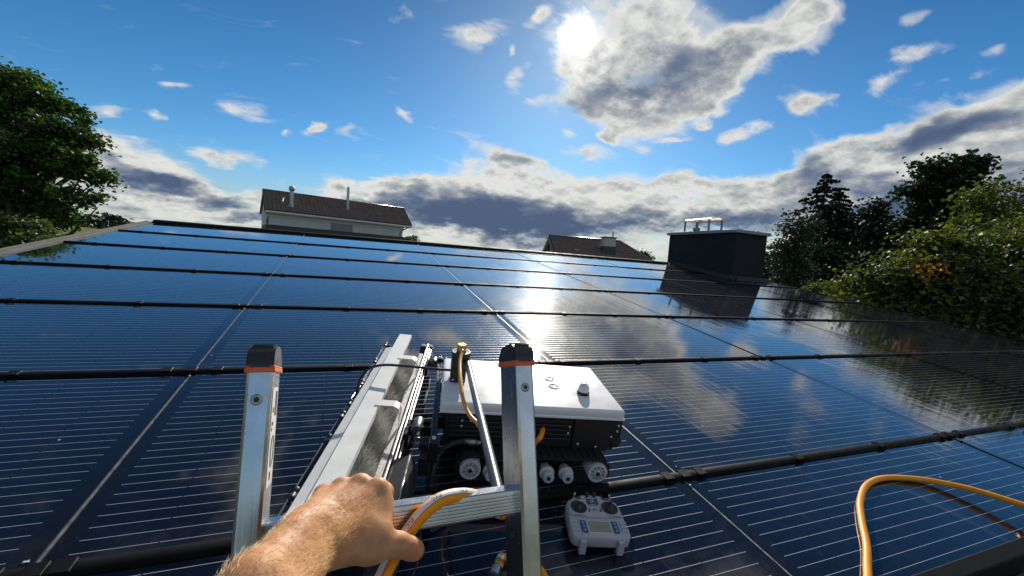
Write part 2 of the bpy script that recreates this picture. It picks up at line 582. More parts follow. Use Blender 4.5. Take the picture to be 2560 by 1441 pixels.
def panel_material():
    m = bpy.data.materials.new('solar_glass')
    m.use_nodes = True
    t = NT(m.node_tree)
    b = t.n['Principled BSDF']
    tc = t.node('ShaderNodeTexCoord')
    x, y, z = t.sep(tc.outputs['Object'])
    # ribbons along the panel, broken at each cell
    fy = t.math('FRACT', t.math('DIVIDE', t.math('SUBTRACT', y, 0.034 - 0.02015), 0.0403))
    line = t.math('LESS_THAN', t.math('ABSOLUTE', t.math('SUBTRACT', fy, 0.5)), 0.00072 / 0.0403)
    iy = t.math('MULTIPLY', t.math('GREATER_THAN', y, 0.02), t.math('LESS_THAN', y, 1.02))
    cx = t.math('DIVIDE', t.math('SUBTRACT', x, 0.041), 0.164)
    ix = t.math('MULTIPLY', t.math('GREATER_THAN', cx, 0.0), t.math('LESS_THAN', cx, 10.0))
    fx = t.math('ABSOLUTE', t.math('SUBTRACT', t.math('FRACT', cx), 0.5))
    cell = t.math('LESS_THAN', fx, 0.4905)
    inside = t.math('MULTIPLY', ix, iy)
    rib = t.math('MULTIPLY', t.math('MULTIPLY', line, cell), inside)
    # water run-off, in the roof's own coordinates so that it crosses the joints
    ro = t.node('ShaderNodeTexCoord')
    ro.object = house
    rc = ro.outputs['Object']
    rx, ry, rz_ = t.sep(rc)
    wide = t.noise(rc, 0.55, 3.0, 0.5)
    wet = t.math('MULTIPLY', t.rng(rx, -0.6, 2.4, 0.06, 1.0), t.rng(wide, 0.34, 0.62, 0.25, 1.0))
    skew = t.comb(t.math('ADD', rx, t.math('MULTIPLY', ry, 0.10)), ry, 0.0)
    streak = t.noise(t.vmath('MULTIPLY', skew, (15.0, 0.9, 1.0)), 1.0, 5.0, 0.62)
    patch = t.noise(t.vmath('MULTIPLY', skew, (3.2, 1.1, 1.0)), 1.0, 4.0, 0.6)
    dust = t.noise(rc, 60.0, 4.0, 0.65)
    fil = t.rng(streak, 0.52, 0.70)
    film = t.math('MULTIPLY', fil, t.math('MULTIPLY', wet, t.rng(patch, 0.42, 0.6)))
    cellc = t.mix(t.noise(tc.outputs['Object'], 1.3, 2.0), (0.0035, 0.005, 0.011), (0.006, 0.008, 0.016))
    base = t.mix(inside, (0.006, 0.006, 0.007), cellc)
    base = t.mix(t.math('MULTIPLY', film, 0.30), base, (0.14, 0.145, 0.15))
    silt = t.math('MULTIPLY', t.rng(y, 0.14, 0.0, 0.0, 0.09), t.rng(t.noise(rc, 7.0, 4.0, 0.6), 0.35, 0.7))
    base = t.mix(silt, base, (0.22, 0.215, 0.20))
    base = t.mix(t.math('MULTIPLY', t.rng(dust, 0.50, 0.8), t.rng(t.noise(rc, 0.9, 4.0, 0.6), 0.35, 0.7, 0.015, 0.06)), base, (0.25, 0.25, 0.24))
    drops = t.node('ShaderNodeTexVoronoi', feature='F1')
    t.l.new(rc, drops.inputs['Vector'])
    drops.inputs['Scale'].default_value = 9.0
    dm = t.math('MULTIPLY', t.math('LESS_THAN', drops.outputs['Distance'], 0.045),
                t.math('GREATER_THAN', t.sep(drops.outputs['Color'])[0], 0.80))
    base = t.mix(t.math('MULTIPLY', dm, 0.75), base, (0.42, 0.42, 0.40))
    ribc = t.mix(rib, base, (0.56, 0.58, 0.60))
    t.l.new(ribc, b.inputs['Base Color'])
    t.l.new(t.math('MULTIPLY', rib, 0.45), b.inputs['Metallic'])
    r0 = t.math('ADD', 0.022, t.math('MULTIPLY', film, 0.10))
    r1 = t.math('ADD', r0, t.math('MULTIPLY', t.rng(t.noise(rc, 1.7, 4.0, 0.6), 0.35, 0.7), 0.035))
    t.l.new(t.math('ADD', r1, t.math('MULTIPLY', rib, 0.28)), b.inputs['Roughness'])
    b.inputs['Specular IOR Level'].default_value = 0.5
    b.inputs['IOR'].default_value = 1.38
    b.inputs['Coat Weight'].default_value = 0.8
    b.inputs['Coat Roughness'].default_value = 0.015
    b.inputs['Coat IOR'].default_value = 1.33
    h1 = t.math('MULTIPLY', streak, t.math('MULTIPLY', t.math('MULTIPLY', wet, t.rng(patch, 0.38, 0.60, 0.15, 1.0)), 0.0015))
    h2 = t.math('MULTIPLY', t.noise(rc, 4.0, 2.0, 0.5), t.math('MULTIPLY', wet, 0.0005))
    h3 = t.math('MULTIPLY', t.noise(rc, 1.0, 1.0, 0.5), 0.0008)
    bp = t.node('ShaderNodeBump')
    bp.inputs['Strength'].default_value = 1.0
    bp.inputs['Distance'].default_value = 1.0
    t.l.new(t.math('ADD', t.math('ADD', h1, h2), h3), bp.inputs['Height'])
    t.l.new(bp.outputs[0], b.inputs['Normal'])
    t.l.new(bp.outputs[0], b.inputs['Coat Normal'])
    return m


M_PANEL = panel_material()


def panel_mesh(w, y0, y1, xa=0.0):
    g = MB()
    g.box(xa, w, y0, y1, -0.008, 0.0, bev=0.0012)
    me = bpy.data.meshes.new('solar_panel')
    g.bm.to_mesh(me)
    g.bm.free()
    me.materials.append(M_PANEL)
    return me


PM = {}
for ri in range(7):
    for ci in range(6):
        w = COLS[ci + 1] - COLS[ci] - 0.010
        y0 = (EAVE_S - RAILS[0] - 0.012) if ri == 0 else 0.0
        xa = -0.128 if ci == 0 else 0.0
        key = (round(w, 3), round(y0, 3), xa)
        if key not in PM:
            PM[key] = panel_mesh(w, y0, PS - 0.024, xa)
        tilt = Matrix.Rotation(random.gauss(0, 0.0016), 4, 'X') @ Matrix.Rotation(random.gauss(0, 0.0011), 4, 'Y')
        mid = Matrix.Translation((w / 2, PS / 2, 0))
        link('solar_panel', PM[key], house, Matrix.Translation((COLS[ci] + 0.005, RAILS[ri] + 0.012, 0.0)) @ mid @ tilt @ mid.inverted())

# joint strips between the columns, one for each row
M_JOINT = mat('joint_aluminium', (0.20, 0.205, 0.21), 0.5, 0.5, rvar=0.12, vscale=30, var=0.4)
for ci in range(1, 6):
    for ri in range(7):
        g = MB()
        y0 = EAVE_S if ri == 0 else RAILS[ri] + 0.022
        y1 = RAILS[ri + 1] - 0.022
        jw = 0.0028 if ci < 3 else 0.0050
        g.box(-jw, jw, y0, y1, -0.010, 0.0008 if ci < 3 else 0.0022)
        g.lathe([(0.0, 0.0060), (0.0042, 0.0056), (0.006, 0.003), (0.006, 0.0)], Matrix.Translation((0.0, y1 - 0.03, 0)), 10)
        g.build('joint_strip', M_JOINT if ci < 3 else M_RAIL, house, mw=Matrix.Translation((COLS[ci], 0, 0)))

# black rails with clips
prof = [(-.018, -.03), (-.018, .004), (-.0145, .0105), (-.007, .0135), (.007, .0135), (.0145, .0105), (.018, .004), (.018, -.03)]
clip = None
for i in range(1, 7):
    s = RAILS[i]
    g = MB()
    u0, u1 = -2.47, 7.70
    n_ = 24
    for k in range(6):
        a, b_ = COLS[k] if k else u0, COLS[k + 1] if k < 5 else u1
        g.prism([Vector((0, y, z)) for y, z in prof], ((a + 0.0015, 0, 0), (b_ - 0.0015, 0, 0)))
    rail = g.build('mounting_rail', M_RAIL, house, smooth_angle=35, mw=Matrix.Translation((0, s, 0)))
    us = []
    for k in range(6):
        a = COLS[k]
        b_ = COLS[k + 1]
        us += [a + 0.075, a + 0.62, a + 1.16] if k < 5 else [a + 0.075, a + 0.62]
        us += [b_ - 0.075]
        if k:
            us.append(a)
    if clip is None:
        g = MB()
        g.box(-0.020, 0.020, -0.0205, 0.0205, -0.012, 0.0150, bev=0.002)
        g.box(-0.016, 0.016, -0.026, 0.026, -0.004, 0.0035, bev=0.001)
        c0 = g.build('rail_clip', M_RAIL, rail)
        clip = c0.data
        bpy.data.objects.remove(c0)
    for u in us:
        if i == 6 and u > 6.5:
            continue
        link('rail_clip', clip, rail, Matrix.Translation((u + random.uniform(-.02, .02), 0, 0)))

# bird droppings
M_DROP = mat('bird_white', (0.62, 0.62, 0.58), 0.8)
for (px, py, sx_, sy_) in ((66, 1407, .009, .005), (196, 1414, .004, .009), (968, 801, .008, .006), (1690, 1168, .004, .004)):
    p = on_roof(px, py, 0.0)
    g = MB()
    ring_ = [(0.6 + 0.4 * math.sin(k * 2.4 + px), k * 2 * math.pi / 11) for k in range(11)]
    g.prism([Vector((sx_ * r * math.cos(a), sy_ * r * math.sin(a), 0)) for r, a in ring_], ((0, 0, 0.0006), (0, 0, 0.0022)))
    g.build('bird_dropping', M_DROP, house, mw=Matrix.Translation((p.x, p.y, 0.001)))

# ridge, verge, eave, deck
g = MB()
g.prism([Vector((0, y, z)) for y, z in [(-.05, -.03), (-.05, .012), (-.02, .030), (.06, .034), (.10, .0), (.10, -.05)]], ((-2.50, 7.41, 0), (7.74, 7.41, 0)))
g.build('ridge_cap', M_RAIL, house, 35)
M_VERGE = mat('verge_sheet', (0.13, 0.13, 0.127), 0.75, 0.0, var=0.12, vscale=5, rvar=0.1, spec=0.2)
g = MB()
g.box(-2.585, -2.462, EAVE_S - 0.02, 7.47, -0.02, -0.006, bev=0.002)
g.box(-2.505, -2.493, EAVE_S - 0.02, 7.47, -0.006, 0.018, bev=0.002)
g.box(-2.60, -2.586, EAVE_S - 0.02, 7.47, -0.16, 0.012, bev=0.002)
g.build('verge_flashing', M_VERGE, house)
g = MB()
g.box(7.725, 7.745, EAVE_S, 7.47, -0.16, 0.006, bev=0.002)
g.build('verge_trim', M_RAIL, house)
g = MB()
g.box(-2.6, 7.745, EAVE_S - 0.05, EAVE_S - 0.002, -0.10, 0.010, bev=0.004)
g.build('eave_profile', M_RAIL, house)
g = MB()
pts = [(0.02 * 3 * math.cos(a), 0.02 * 3 * math.sin(a)) for a in np.linspace(math.pi, 2 * math.pi, 9)]
g.prism([Vector((0, y, z)) for y, z in pts] + [Vector((0, y * .92, z * .92)) for y, z in reversed(pts)], ((-2.6, EAVE_S - 0.115, -0.06), (7.745, EAVE_S - 0.115, -0.06)))
g.build('eave_gutter', mat('gutter_zinc', (0.16, 0.16, 0.165), 0.4, 0.8), house)
g = MB()
g.box(-2.55, 7.72, EAVE_S, 7.46, -0.20, -0.03)
g.build('roof_deck', mat('dark_underlay', (0.012, 0.012, 0.012), 0.8), house)
# back slope and walls in world axes under the house
HW = ROOF_I
yr = (ROOF @ Vector((0, 7.46, -0.1))).y
zr = (ROOF @ Vector((0, 7.46, -0.1))).z
ye = (ROOF @ Vector((0, EAVE_S, -0.2))).y
ze = (ROOF @ Vector((0, EAVE_S, -0.2))).z
g = MB()
yb, zb = yr + 5.0, zr - 0.75
g.poly([(-2.6, yr, zr + 0.10), (7.74, yr, zr + 0.10), (7.74, yb, zb), (-2.6, yb, zb)])
g.poly([(-2.6, yr, zr - 0.06), (-2.6, yb, zb - 0.15), (7.74, yb, zb - 0.15), (7.74, yr, zr - 0.06)])
bs = g.build('back_slope', mat('back_roofing', (0.06, 0.055, 0.05), 0.8, var=0.3), house, mw=HW.copy())
g = MB()
x0, x1, yf_, yk = -2.25, 7.40, ye + 0.45, yb - 0.4
zf = ze + 0.45 * 0.143 - 0.02
zk = zb + 0.4 * .15 - 0.18
zt = zr - 0.16
g.prism([Vector((0, yf_, -0.2)), Vector((0, yf_, zf)), Vector((0, yr, zt)), Vector((0, yk, zk)), Vector((0, yk, -0.2))], ((x0, 0, 0), (x1, 0, 0)))
g.build('wall', mat('render_wall', (0.55, 0.53, 0.48), 0.85, var=0.06, vscale=2, bump=0.2, bscale=120), house, mw=HW.copy())

# chimney block on the upper right of the roof
M_CHIM = mat('slate_grey_cladding', (0.022, 0.022, 0.027), 0.75, spec=0.2, var=0.12, vscale=1.5, rvar=0.1)
cw = ROOF @ Vector((6.63, 5.75, 0))
cz0 = cw.z - 0.3
cztop = cw.z + 0.86
cy0, cy1 = cw.y, (ROOF @ Vector((0, 7.50, 0))).y
cx0, cx1 = 6.63, 7.42
g = MB()
g.box(cx0, cx1, cy0, cy1, cz0, cztop, bev=0.006)
chim = g.build('chimney', M_CHIM, house, mw=HW.copy())
g = MB()
sk = [Vector((6.53, 5.64, 0.012)), Vector((7.52, 5.64, 0.012)), Vector((7.52, 7.5, 0.012)), Vector((6.53, 7.5, 0.012))]
g.prism([Vector((0, 0, 0)), Vector((0.10, 0, 0.07)), Vector((0.10, 0, 0))], ((6.53, 5.64, 0.004), (6.53, 7.40, 0.004)))
g.prism([Vector((0, 0, 0)), Vector((0, 0.11, 0.07)), Vector((0, 0.11, 0))], ((6.53, 5.64, 0.005), (7.52, 5.64, 0.005)))
fl = g.build('base_flashing', mat('lead_flashing', (0.03, 0.03, 0.034), 0.6, 0.0, rvar=0.1, spec=0.25), chim, mw=chim.matrix_local.inverted())
M_LID = mat('grey_metal_lid', (0.27, 0.27, 0.28), 0.45, 0.5, var=0.08)
g = MB()
g.box(cx0 - 0.045, cx1 + 0.045, cy0 - 0.045, cy1 + 0.045, cztop + 0.002, cztop + 0.062, bev=0.006)
g.build('chimney_lid', M_LID, chim)
zl = cztop + 0.062
hx0, hx1, hy0, hy1 = 6.79, 7.13, cy0 + 0.79, cy0 + 1.50
M_HOOD = mat('stainless_hood', (0.55, 0.50, 0.44), 0.28, 1.0, var=0.15, vscale=6, rvar=0.1)
g = MB()
arc = []
for a in np.linspace(math.radians(158), math.radians(22), 13):
    arc.append(((hx0 + hx1) / 2 + 0.19 * math.cos(a), 0.19 * math.sin(a) * 0.62 - 0.045))
ol = [Vector((x, 0, z)) for x, z in arc] + [Vector((x, 0, z - 0.008)) for x, z in reversed(arc)]
g.prism(ol, ((0, hy0, zl + 0.245), (0, hy1, zl + 0.245)), smooth=False)
g.build('cowl_hood', M_HOOD, chim, 40)
for x in (hx0, hx1):
    for y in (hy0 + 0.03, hy1 - 0.03):
        g = MB()
        g.box(x - 0.013, x + 0.013, y - 0.016, y + 0.016, zl + 0.001, zl + 0.246)
        g.build('cowl_post', M_LID, chim)
g = MB()
g.cyl((6.86, hy0 + 0.42, zl), (6.86, hy0 + 0.42, zl + 0.10), 0.07, n=20)
g.cyl((6.86, hy0 + 0.42, zl + 0.10), (6.86, hy0 + 0.42, zl + 0.22), 0.025, n=14)
g.build('flue_pipe', mat('flue_metal', (0.18, 0.18, 0.19), 0.4, 0.8), chim, 40)

# ------------------------------------------------------------------ ladder
LD = Vector((0, 0.2873, 0.9578))             # up the ladder
LN = Vector((0, 0.9578, -0.2873))            # away from the climber
LO = EYE + Vector((0, 0.528, -0.141))
LM = Matrix(((1, 0, 0, LO.x), (0, LN.y, LD.y, LO.y), (0, LN.z, LD.z, LO.z), (0, 0, 0, 1)))      # local x across, y away, z up the ladder
ladder = thing('ladder', 'aluminium ladder leaning on the roof edge with black and orange end caps', 'ladder', LM.copy())


def aluminium():
    m = bpy.data.materials.new('ladder_aluminium')
    m.use_nodes = True
    t = NT(m.node_tree)
    b = t.n['Principled BSDF']
    co = t.node('ShaderNodeTexCoord').outputs['Object']
    b.inputs['Metallic'].default_value = 1.0
    draw = t.noise(t.vmath('MULTIPLY', co, (420.0, 420.0, 3.0)), 1.0, 4.0, 0.6)
    big = t.noise(co, 14.0, 5.0, 0.65)
    t.l.new(t.mix(t.rng(big, 0.35, 0.7), (0.48, 0.49, 0.51), (0.62, 0.63, 0.64)), b.inputs['Base Color'])
    r = t.math('ADD', 0.17, t.math('MULTIPLY', draw, 0.13))
    t.l.new(t.math('ADD', r, t.math('MULTIPLY', t.rng(t.noise(co, 55.0, 5.0, 0.7), 0.55, 0.75), 0.16)), b.inputs['Roughness'])
    bp = t.node('ShaderNodeBump')
    bp.inputs['Strength'].default_value = 0.10
    bp.inputs['Distance'].default_value = 0.001
    t.l.new(draw, bp.inputs['Height'])
    t.l.new(bp.outputs[0], b.inputs['Normal'])
    return m


M_LADDER = aluminium()
M_DENT = mat('scuffed_aluminium', (0.40, 0.40, 0.41), 0.45, 1.0, var=0.2, vscale=200)
XL, XR, SW, SDEP = -0.0930, 0.2243, 0.0252, 0.066
ZBOT = -4.25
for xs in (XL, XR):
    g = MB()
    r_ = 0.003
    pf = [(r_, 0), (SW - r_, 0), (SW, r_), (SW, SDEP - r_), (SW - r_, SDEP), (r_, SDEP), (0, SDEP - r_), (0, r_)]
    g.prism([Vector((x, y, 0)) for x, y in pf], ((xs, 0, ZBOT), (xs, 0, 0.0)))
    st = g.build('stile', M_LADDER, ladder)
    bv = MB()
    bv.box(xs - 0.0022, xs + SW + 0.0022, -0.0022, SDEP + 0.0022, -0.0012, 0.0046, bev=0.001)
    bv.box(xs - 0.0022, xs + 0.0035, -0.0022, SDEP + 0.0022, 0.0040, 0.0062, bev=0.0008)
    bv.box(xs + SW - 0.0035, xs + SW + 0.0022, -0.0022, SDEP + 0.0022, 0.0040, 0.0062, bev=0.0008)
    bv.build('collar', M_COLLAR, st)
    g = MB()
    cp = [(-0.0012, 0.004), (-0.0012, 0.017), (0.0035, 0.0245), (0.014, 0.0295), (0.040, 0.0295), (0.054, 0.026), (SDEP + 0.001, 0.013), (SDEP + 0.001, 0.004)]
    g.prism([Vector((0, y, z)) for y, z in cp], ((xs - 0.0010, 0, 0), (xs + SW + 0.0010, 0, 0)))
    for k in range(3):
        y = 0.0065 + k * 0.0105
        g.box(xs + 0.0015, xs + SW - 0.0015, y, y + 0.0045, 0.024, 0.0312 if k else 0.0292, bev=0.001)
    bmesh.ops.bevel(g.bm, geom=[e for e in g.bm.edges if e.calc_length() > 0.02], offset=0.0012, segments=2, affect='EDGES')
    g.build('end_cap', mat('cap_rubber', (0.022, 0.022, 0.023), 0.36, rvar=0.1, vscale=60), st, 40)
    T = Matrix.Translation((xs + SW / 2 - 0.001, -0.0004, -0.030)) @ Matrix.Rotation(math.pi / 2, 4, 'X')
    g = MB()
    g.lathe([(0.0062, -0.0002), (0.0056, 0.0006), (0.0034, 0.0009), (0.0028, 0.0006)], T, 18, M_DENT)
    g.lathe([(0.0, 0.0007), (0.0028, 0.0007)], T, 12, M_BLACK)
    g.build('rivet', None, st)
    if xs == XL:
        x = xs + SW + 0.0004
        g = MB()
        g.box(x - 0.0002, x + 0.0002, 0.012, 0.054, -0.125, -0.018, bev=0.0, m=M_STRIPE)
        for (ya, yb_, za, zb_) in ((0.034, 0.050, -0.050, -0.022), (0.018, 0.028, -0.046, -0.040), (0.018, 0.030, -0.060, -0.056), (0.018, 0.025, -0.066, -0.062)):
            g.box(x + 0.0002, x + 0.0003, ya, yb_, za, zb_, m=M_BLACK)
        ring = [Vector((x + 0.0004, 0.033 + 0.010 * math.cos(a), -0.088 + 0.017 * math.sin(a))) for a in np.linspace(0, 2 * math.pi, 25)]
        g.tube(ring, 0.0007, 6, m=mat('label_green', (0.05, 0.22, 0.10), 0.5))
        g.box(x + 0.0002, x + 0.0003, 0.026, 0.036, -0.119, -0.110, m=M_BLACK)
        g.build('safety_sticker', None, st)
# rungs: flat top, grooved face
RX0, RX1 = XL + SW - 0.002, XR + 0.002
for k in range(14):
    zt_ = -0.1605 - 0.28 * k
    pf = [(0.045, zt_ - 0.0015), (0.0435, zt_), (0.0165, zt_), (0.015, zt_ - 0.0015)]
    for q in range(6):
        z = zt_ - 0.0055 - q * 0.0038
        pf += [(0.0150, z), (0.0161, z - 0.0007), (0.0161, z - 0.0014), (0.0150, z - 0.0021)]
    pf += [(0.0150, zt_ - 0.0275), (0.017, zt_ - 0.030), (0.043, zt_ - 0.030), (0.045, zt_ - 0.028)]
    g = MB()
    g.prism([Vector((0, y, z)) for y, z in reversed(pf)], ((RX0, 0, 0), (RX1, 0, 0)))
    g.build('rung', M_LADDER, ladder)
    if k == 0:
        RUNG_Z = zt_


# ------------------------------------------------------------------ hand and forearm
def cpt(px, py, z):
    return np.array(at(px, py, z))


def skin_material():
    m = bpy.data.materials.new('tanned_skin')
    m.use_nodes = True
    t = NT(m.node_tree)
    b = t.n['Principled BSDF']
    co = t.node('ShaderNodeTexCoord').outputs['Object']
    blot = t.noise(co, 55.0, 5.0, 0.6)
    frk = t.noise(co, 420.0, 3.0, 0.6)
    c = t.mix(t.rng(blot, 0.32, 0.68), (0.48, 0.225, 0.105), (0.59, 0.305, 0.150))
    c = t.mix(t.math('MULTIPLY', t.rng(frk, 0.60, 0.78), 0.45), c, (0.42, 0.19, 0.085))
    at_ = t.node('ShaderNodeAttribute', attribute_name='red')
    c = t.mix(at_.outputs['Fac'], c, (0.60, 0.20, 0.12))
    t.l.new(c, b.inputs['Base Color'])
    b.inputs['Subsurface Weight'].default_value = 0.22
    b.inputs['Subsurface Radius'].default_value = (1.0, 0.35, 0.18)
    b.inputs['Subsurface Scale'].default_value = 0.006
    b.inputs['Specular IOR Level'].default_value = 0.24
    t.l.new(t.rng(t.noise(co, 160.0, 3.0), 0.3, 0.7, 0.46, 0.62), b.inputs['Roughness'])
    cells = t.node('ShaderNodeTexVoronoi', feature='DISTANCE_TO_EDGE')
    t.l.new(co, cells.inputs['Vector'])
    cells.inputs['Scale'].default_value = 620.0
    h = t.math('ADD', t.math('MULTIPLY', t.math('MINIMUM', cells.outputs['Distance'], 0.25), 0.0003),
               t.math('MULTIPLY', t.noise(co, 130.0, 5.0, 0.6), 0.0005))
    h = t.math('ADD', h, t.math('MULTIPLY', t.noise(co, 38.0, 3.0, 0.5), 0.0009))
    bp = t.node('ShaderNodeBump')
    bp.inputs['Strength'].default_value = 0.9
    bp.inputs['Distance'].default_value = 1.0
    t.l.new(h, bp.inputs['Height'])
    t.l.new(bp.outputs[0], b.inputs['Normal'])
    return m


def hand_parts():
    """Tapered capsules (a, b, ra, rb, blend) for the forearm, palm and five bent fingers."""
    L = []
    up = np.array(LD)
    away = np.array(LN)
    wrist = cpt(783, 1338, 0.415)
    mcp = {'i': cpt(944, 1226, 0.487), 'm': cpt(900, 1216, 0.490), 'r': cpt(853, 1224, 0.484), 'p': cpt(808, 1240, 0.472)}
    rad = {'i': 0.0115, 'm': 0.0118, 'r': 0.0110, 'p': 0.0098}
    # forearm, wider and flatter towards the elbow
    side = np.array(at(830, 1400, 0.41)) - np.array(at(735, 1290, 0.41))
    side /= np.linalg.norm(side)
    elb = cpt(655, 1505, 0.325)
    far = elb + (elb - wrist) * 0.85 + np.array((0, -0.02, -0.03))
    for sg, r0, r1, r2 in ((-1, .0178, .0205, .027), (1, .0180, .0212, .028)):
        o0, o1 = side * 0.0110 * sg, side * 0.014 * sg
        L.append((wrist + o0, elb + o1, r0, r1, 0.016))
        L.append((elb + o1, far + o1 * 1.3, r1, r2, 0.016))
    # ulna head
    L.append((cpt(745, 1325, 0.398), cpt(738, 1335, 0.392), 0.0125, 0.0125, 0.012))
    # metacarpals
    base = {'i': cpt(824, 1345, 0.424), 'm': cpt(803, 1330, 0.424), 'r': cpt(783, 1318, 0.420), 'p': cpt(765, 1312, 0.414)}
    for f in 'imrp':
        L.append((base[f], mcp[f] - up * 0.0012, 0.0150 if f != 'p' else 0.0135, 0.0108 if f != 'p' else 0.0095, 0.011))
        kn = mcp[f] + up * 0.0036 - away * 0.0012
        L.append((kn, kn + away * 0.003, rad[f] * 0.80, rad[f] * 0.74, 0.0045))
        # the tendon that runs back from each knuckle
        tb_ = base[f] + up * 0.0105
        L.append((kn + up * 0.0015 - away * 0.004, kn * 0.42 + tb_ * 0.58, 0.0062, 0.0048, 0.006))
    # palm filling underneath
    pal = np.array((0, 0.004, -0.012))
    L.append((base['m'] + pal, mcp['m'] + pal * 1.2 - away * 0.01, 0.017, 0.013, 0.014))
    L.append((base['p'] + pal, mcp['r'] + pal * 1.2 - away * 0.01, 0.015, 0.012, 0.014))
    L.append((base['i'] + pal, mcp['i'] + pal * 1.1 - away * 0.012, 0.016, 0.012, 0.014))
    # fingers bend over the rung and close behind and under it
    lo = np.array(LO)
    zt = RUNG_Z
    for f, spread in (('i', 0.012), ('m', 0.002), ('r', -0.004), ('p', -0.006)):
        r = rad[f]
        x0 = mcp[f][0]
        def lp(x, y, z):
            return lo + np.array((x, 0, 0)) + away * y + up * z
        s = {'i': 1.0, 'm': 1.04, 'r': 1.0, 'p': 0.90}[f]
        pip = lp(x0 + spread, 0.048 + 0.004 * s, zt + r * 0.72)
        dip = lp(x0 + spread * 1.1, 0.045 + r + 0.004, zt - 0.017)
        tip = lp(x0 + spread * 1.0, 0.037, zt - 0.030 - r * 0.88)
        L.append((mcp[f], pip, r * 1.0, r * 0.90, 0.007))
        L.append((pip, dip, r * 0.90, r * 0.80, 0.004))
        L.append((dip, tip, r * 0.80, r * 0.70, 0.004))
        L.append((pip + up * 0.001, pip + up * 0.0011, r * 0.97, r * 0.97, 0.005))
    # thumb: leaves the side of the palm near its base, lies under the near edge of the rung
    cmc = cpt(838, 1362, 0.424)
    tm = cpt(925, 1364, 0.443)
    ti = cpt(996, 1362, 0.462)
    tt = cpt(1028, 1372, 0.470)
    L.append((cmc, tm, 0.0185, 0.0162, 0.014))
    L.append((tm, ti, 0.0150, 0.0118, 0.012))
    L.append((ti, tt, 0.0124, 0.0112, 0.006))
    L.append((tt, cpt(1037, 1376, 0.472), 0.0115, 0.0105, 0.004))
    # web between thumb and first finger
    L.append((cpt(915, 1320, 0.452), cpt(950, 1282, 0.478), 0.0145, 0.0095, 0.014))
    L.append((cpt(950, 1325, 0.456), cpt(955, 1262, 0.484), 0.0105, 0.0090, 0.013))
    L.append((cpt(880, 1330, 0.440), cpt(930, 1265, 0.476), 0.0150, 0.0125, 0.014))
    return L, dict(wrist=wrist, mcp=mcp, base=base, elb=elb, side=side, up=up, away=away, tt=tt, ti=ti)


def sdf_mesh(parts, h=0.0016):
    P = np.array([np.concatenate((p[0], p[1])) for p in parts])
    R = np.array([[p[2], p[3]] for p in parts])
    lo = np.minimum(P[:, :3], P[:, 3:]).min(0) - R.max() - 0.012
    hi = np.maximum(P[:, :3], P[:, 3:]).max(0) + R.max() + 0.012
    n = np.ceil((hi - lo) / h).astype(int) + 1
    D = np.full(n, 1.0, np.float32)
    for a, b, ra, rb, k in parts:
        pad = max(ra, rb) + 0.034
        l = np.maximum(((np.minimum(a, b) - pad - lo) / h).astype(int), 0)
        u = np.minimum(((np.maximum(a, b) + pad - lo) / h).astype(int) + 2, n)
        gx = (lo[0] + np.arange(l[0], u[0]) * h)[:, None, None]
        gy = (lo[1] + np.arange(l[1], u[1]) * h)[None, :, None]
        gz = (lo[2] + np.arange(l[2], u[2]) * h)[None, None, :]
        ba = b - a
        bb = max(float(ba @ ba), 1e-12)
        px, py, pz = gx - a[0], gy - a[1], gz - a[2]
        t = np.clip((px * ba[0] + py * ba[1] + pz * ba[2]) / bb, 0, 1)
        d = np.sqrt((px - t * ba[0]) ** 2 + (py - t * ba[1]) ** 2 + (pz - t * ba[2]) ** 2) - (ra + (rb - ra) * t)
        S = D[l[0]:u[0], l[1]:u[1], l[2]:u[2]]
        hh = np.clip(0.5 + 0.5 * (S - d) / k, 0, 1)
        D[l[0]:u[0], l[1]:u[1], l[2]:u[2]] = S * (1 - hh) + d * hh - k * hh * (1 - hh)
    ins = D < 0
    # surface nets
    idx = -np.ones(tuple(n - 1), np.int64)
    c = np.zeros(tuple(n - 1), np.int8)
    for i in (0, 1):
        for j in (0, 1):
            for k in (0, 1):
                c += ins[i:n[0] - 1 + i, j:n[1] - 1 + j, k:n[2] - 1 + k]
    cells = np.argwhere((c > 0) & (c < 8))
    idx[tuple(cells.T)] = np.arange(len(cells))
    acc = np.zeros((len(cells), 3))
    cnt = np.zeros(len(cells))
    corners = [(i, j, k) for i in (0, 1) for j in (0, 1) for k in (0, 1)]
    for p in corners:
        for ax in range(3):
            if p[ax]:
                continue
            q = list(p)
            q[ax] = 1
            A = cells + np.array(p)
            B = cells + np.array(q)
            da, db = D[tuple(A.T)], D[tuple(B.T)]
            m = (da < 0) != (db < 0)
            t = np.where(m, da / np.where(m, da - db, 1), 0)
            acc[m] += (A + (B - A) * t[:, None])[m]
            cnt += m
    V = lo + (acc / cnt[:, None]) * h
    F = []
    for ax in range(3):
        o1, o2 = [d for d in range(3) if d != ax]
        sl0 = [slice(1, n[d] - 1) for d in range(3)]
        sl0[ax] = slice(0, n[ax] - 1)
        sl1 = list(sl0)
        sl1[ax] = slice(1, n[ax])
        x = ins[tuple(sl0)] != ins[tuple(sl1)]
        e = np.argwhere(x)
        off = np.array([1, 1, 1])
        off[ax] = 0
        e = e + off
        s = ins[tuple(e.T)]
        d1 = np.zeros(3, int)
        d1[o1] = 1
        d2 = np.zeros(3, int)
        d2[o2] = 1
        q = np.stack([idx[tuple((e - d1 - d2).T)], idx[tuple((e - d2).T)], idx[tuple(e.T)], idx[tuple((e - d1).T)]], 1)
        flip = s if ax != 1 else ~s
        q[~flip] = q[~flip][:, ::-1]
        F.append(q)
    return V, np.concatenate(F)


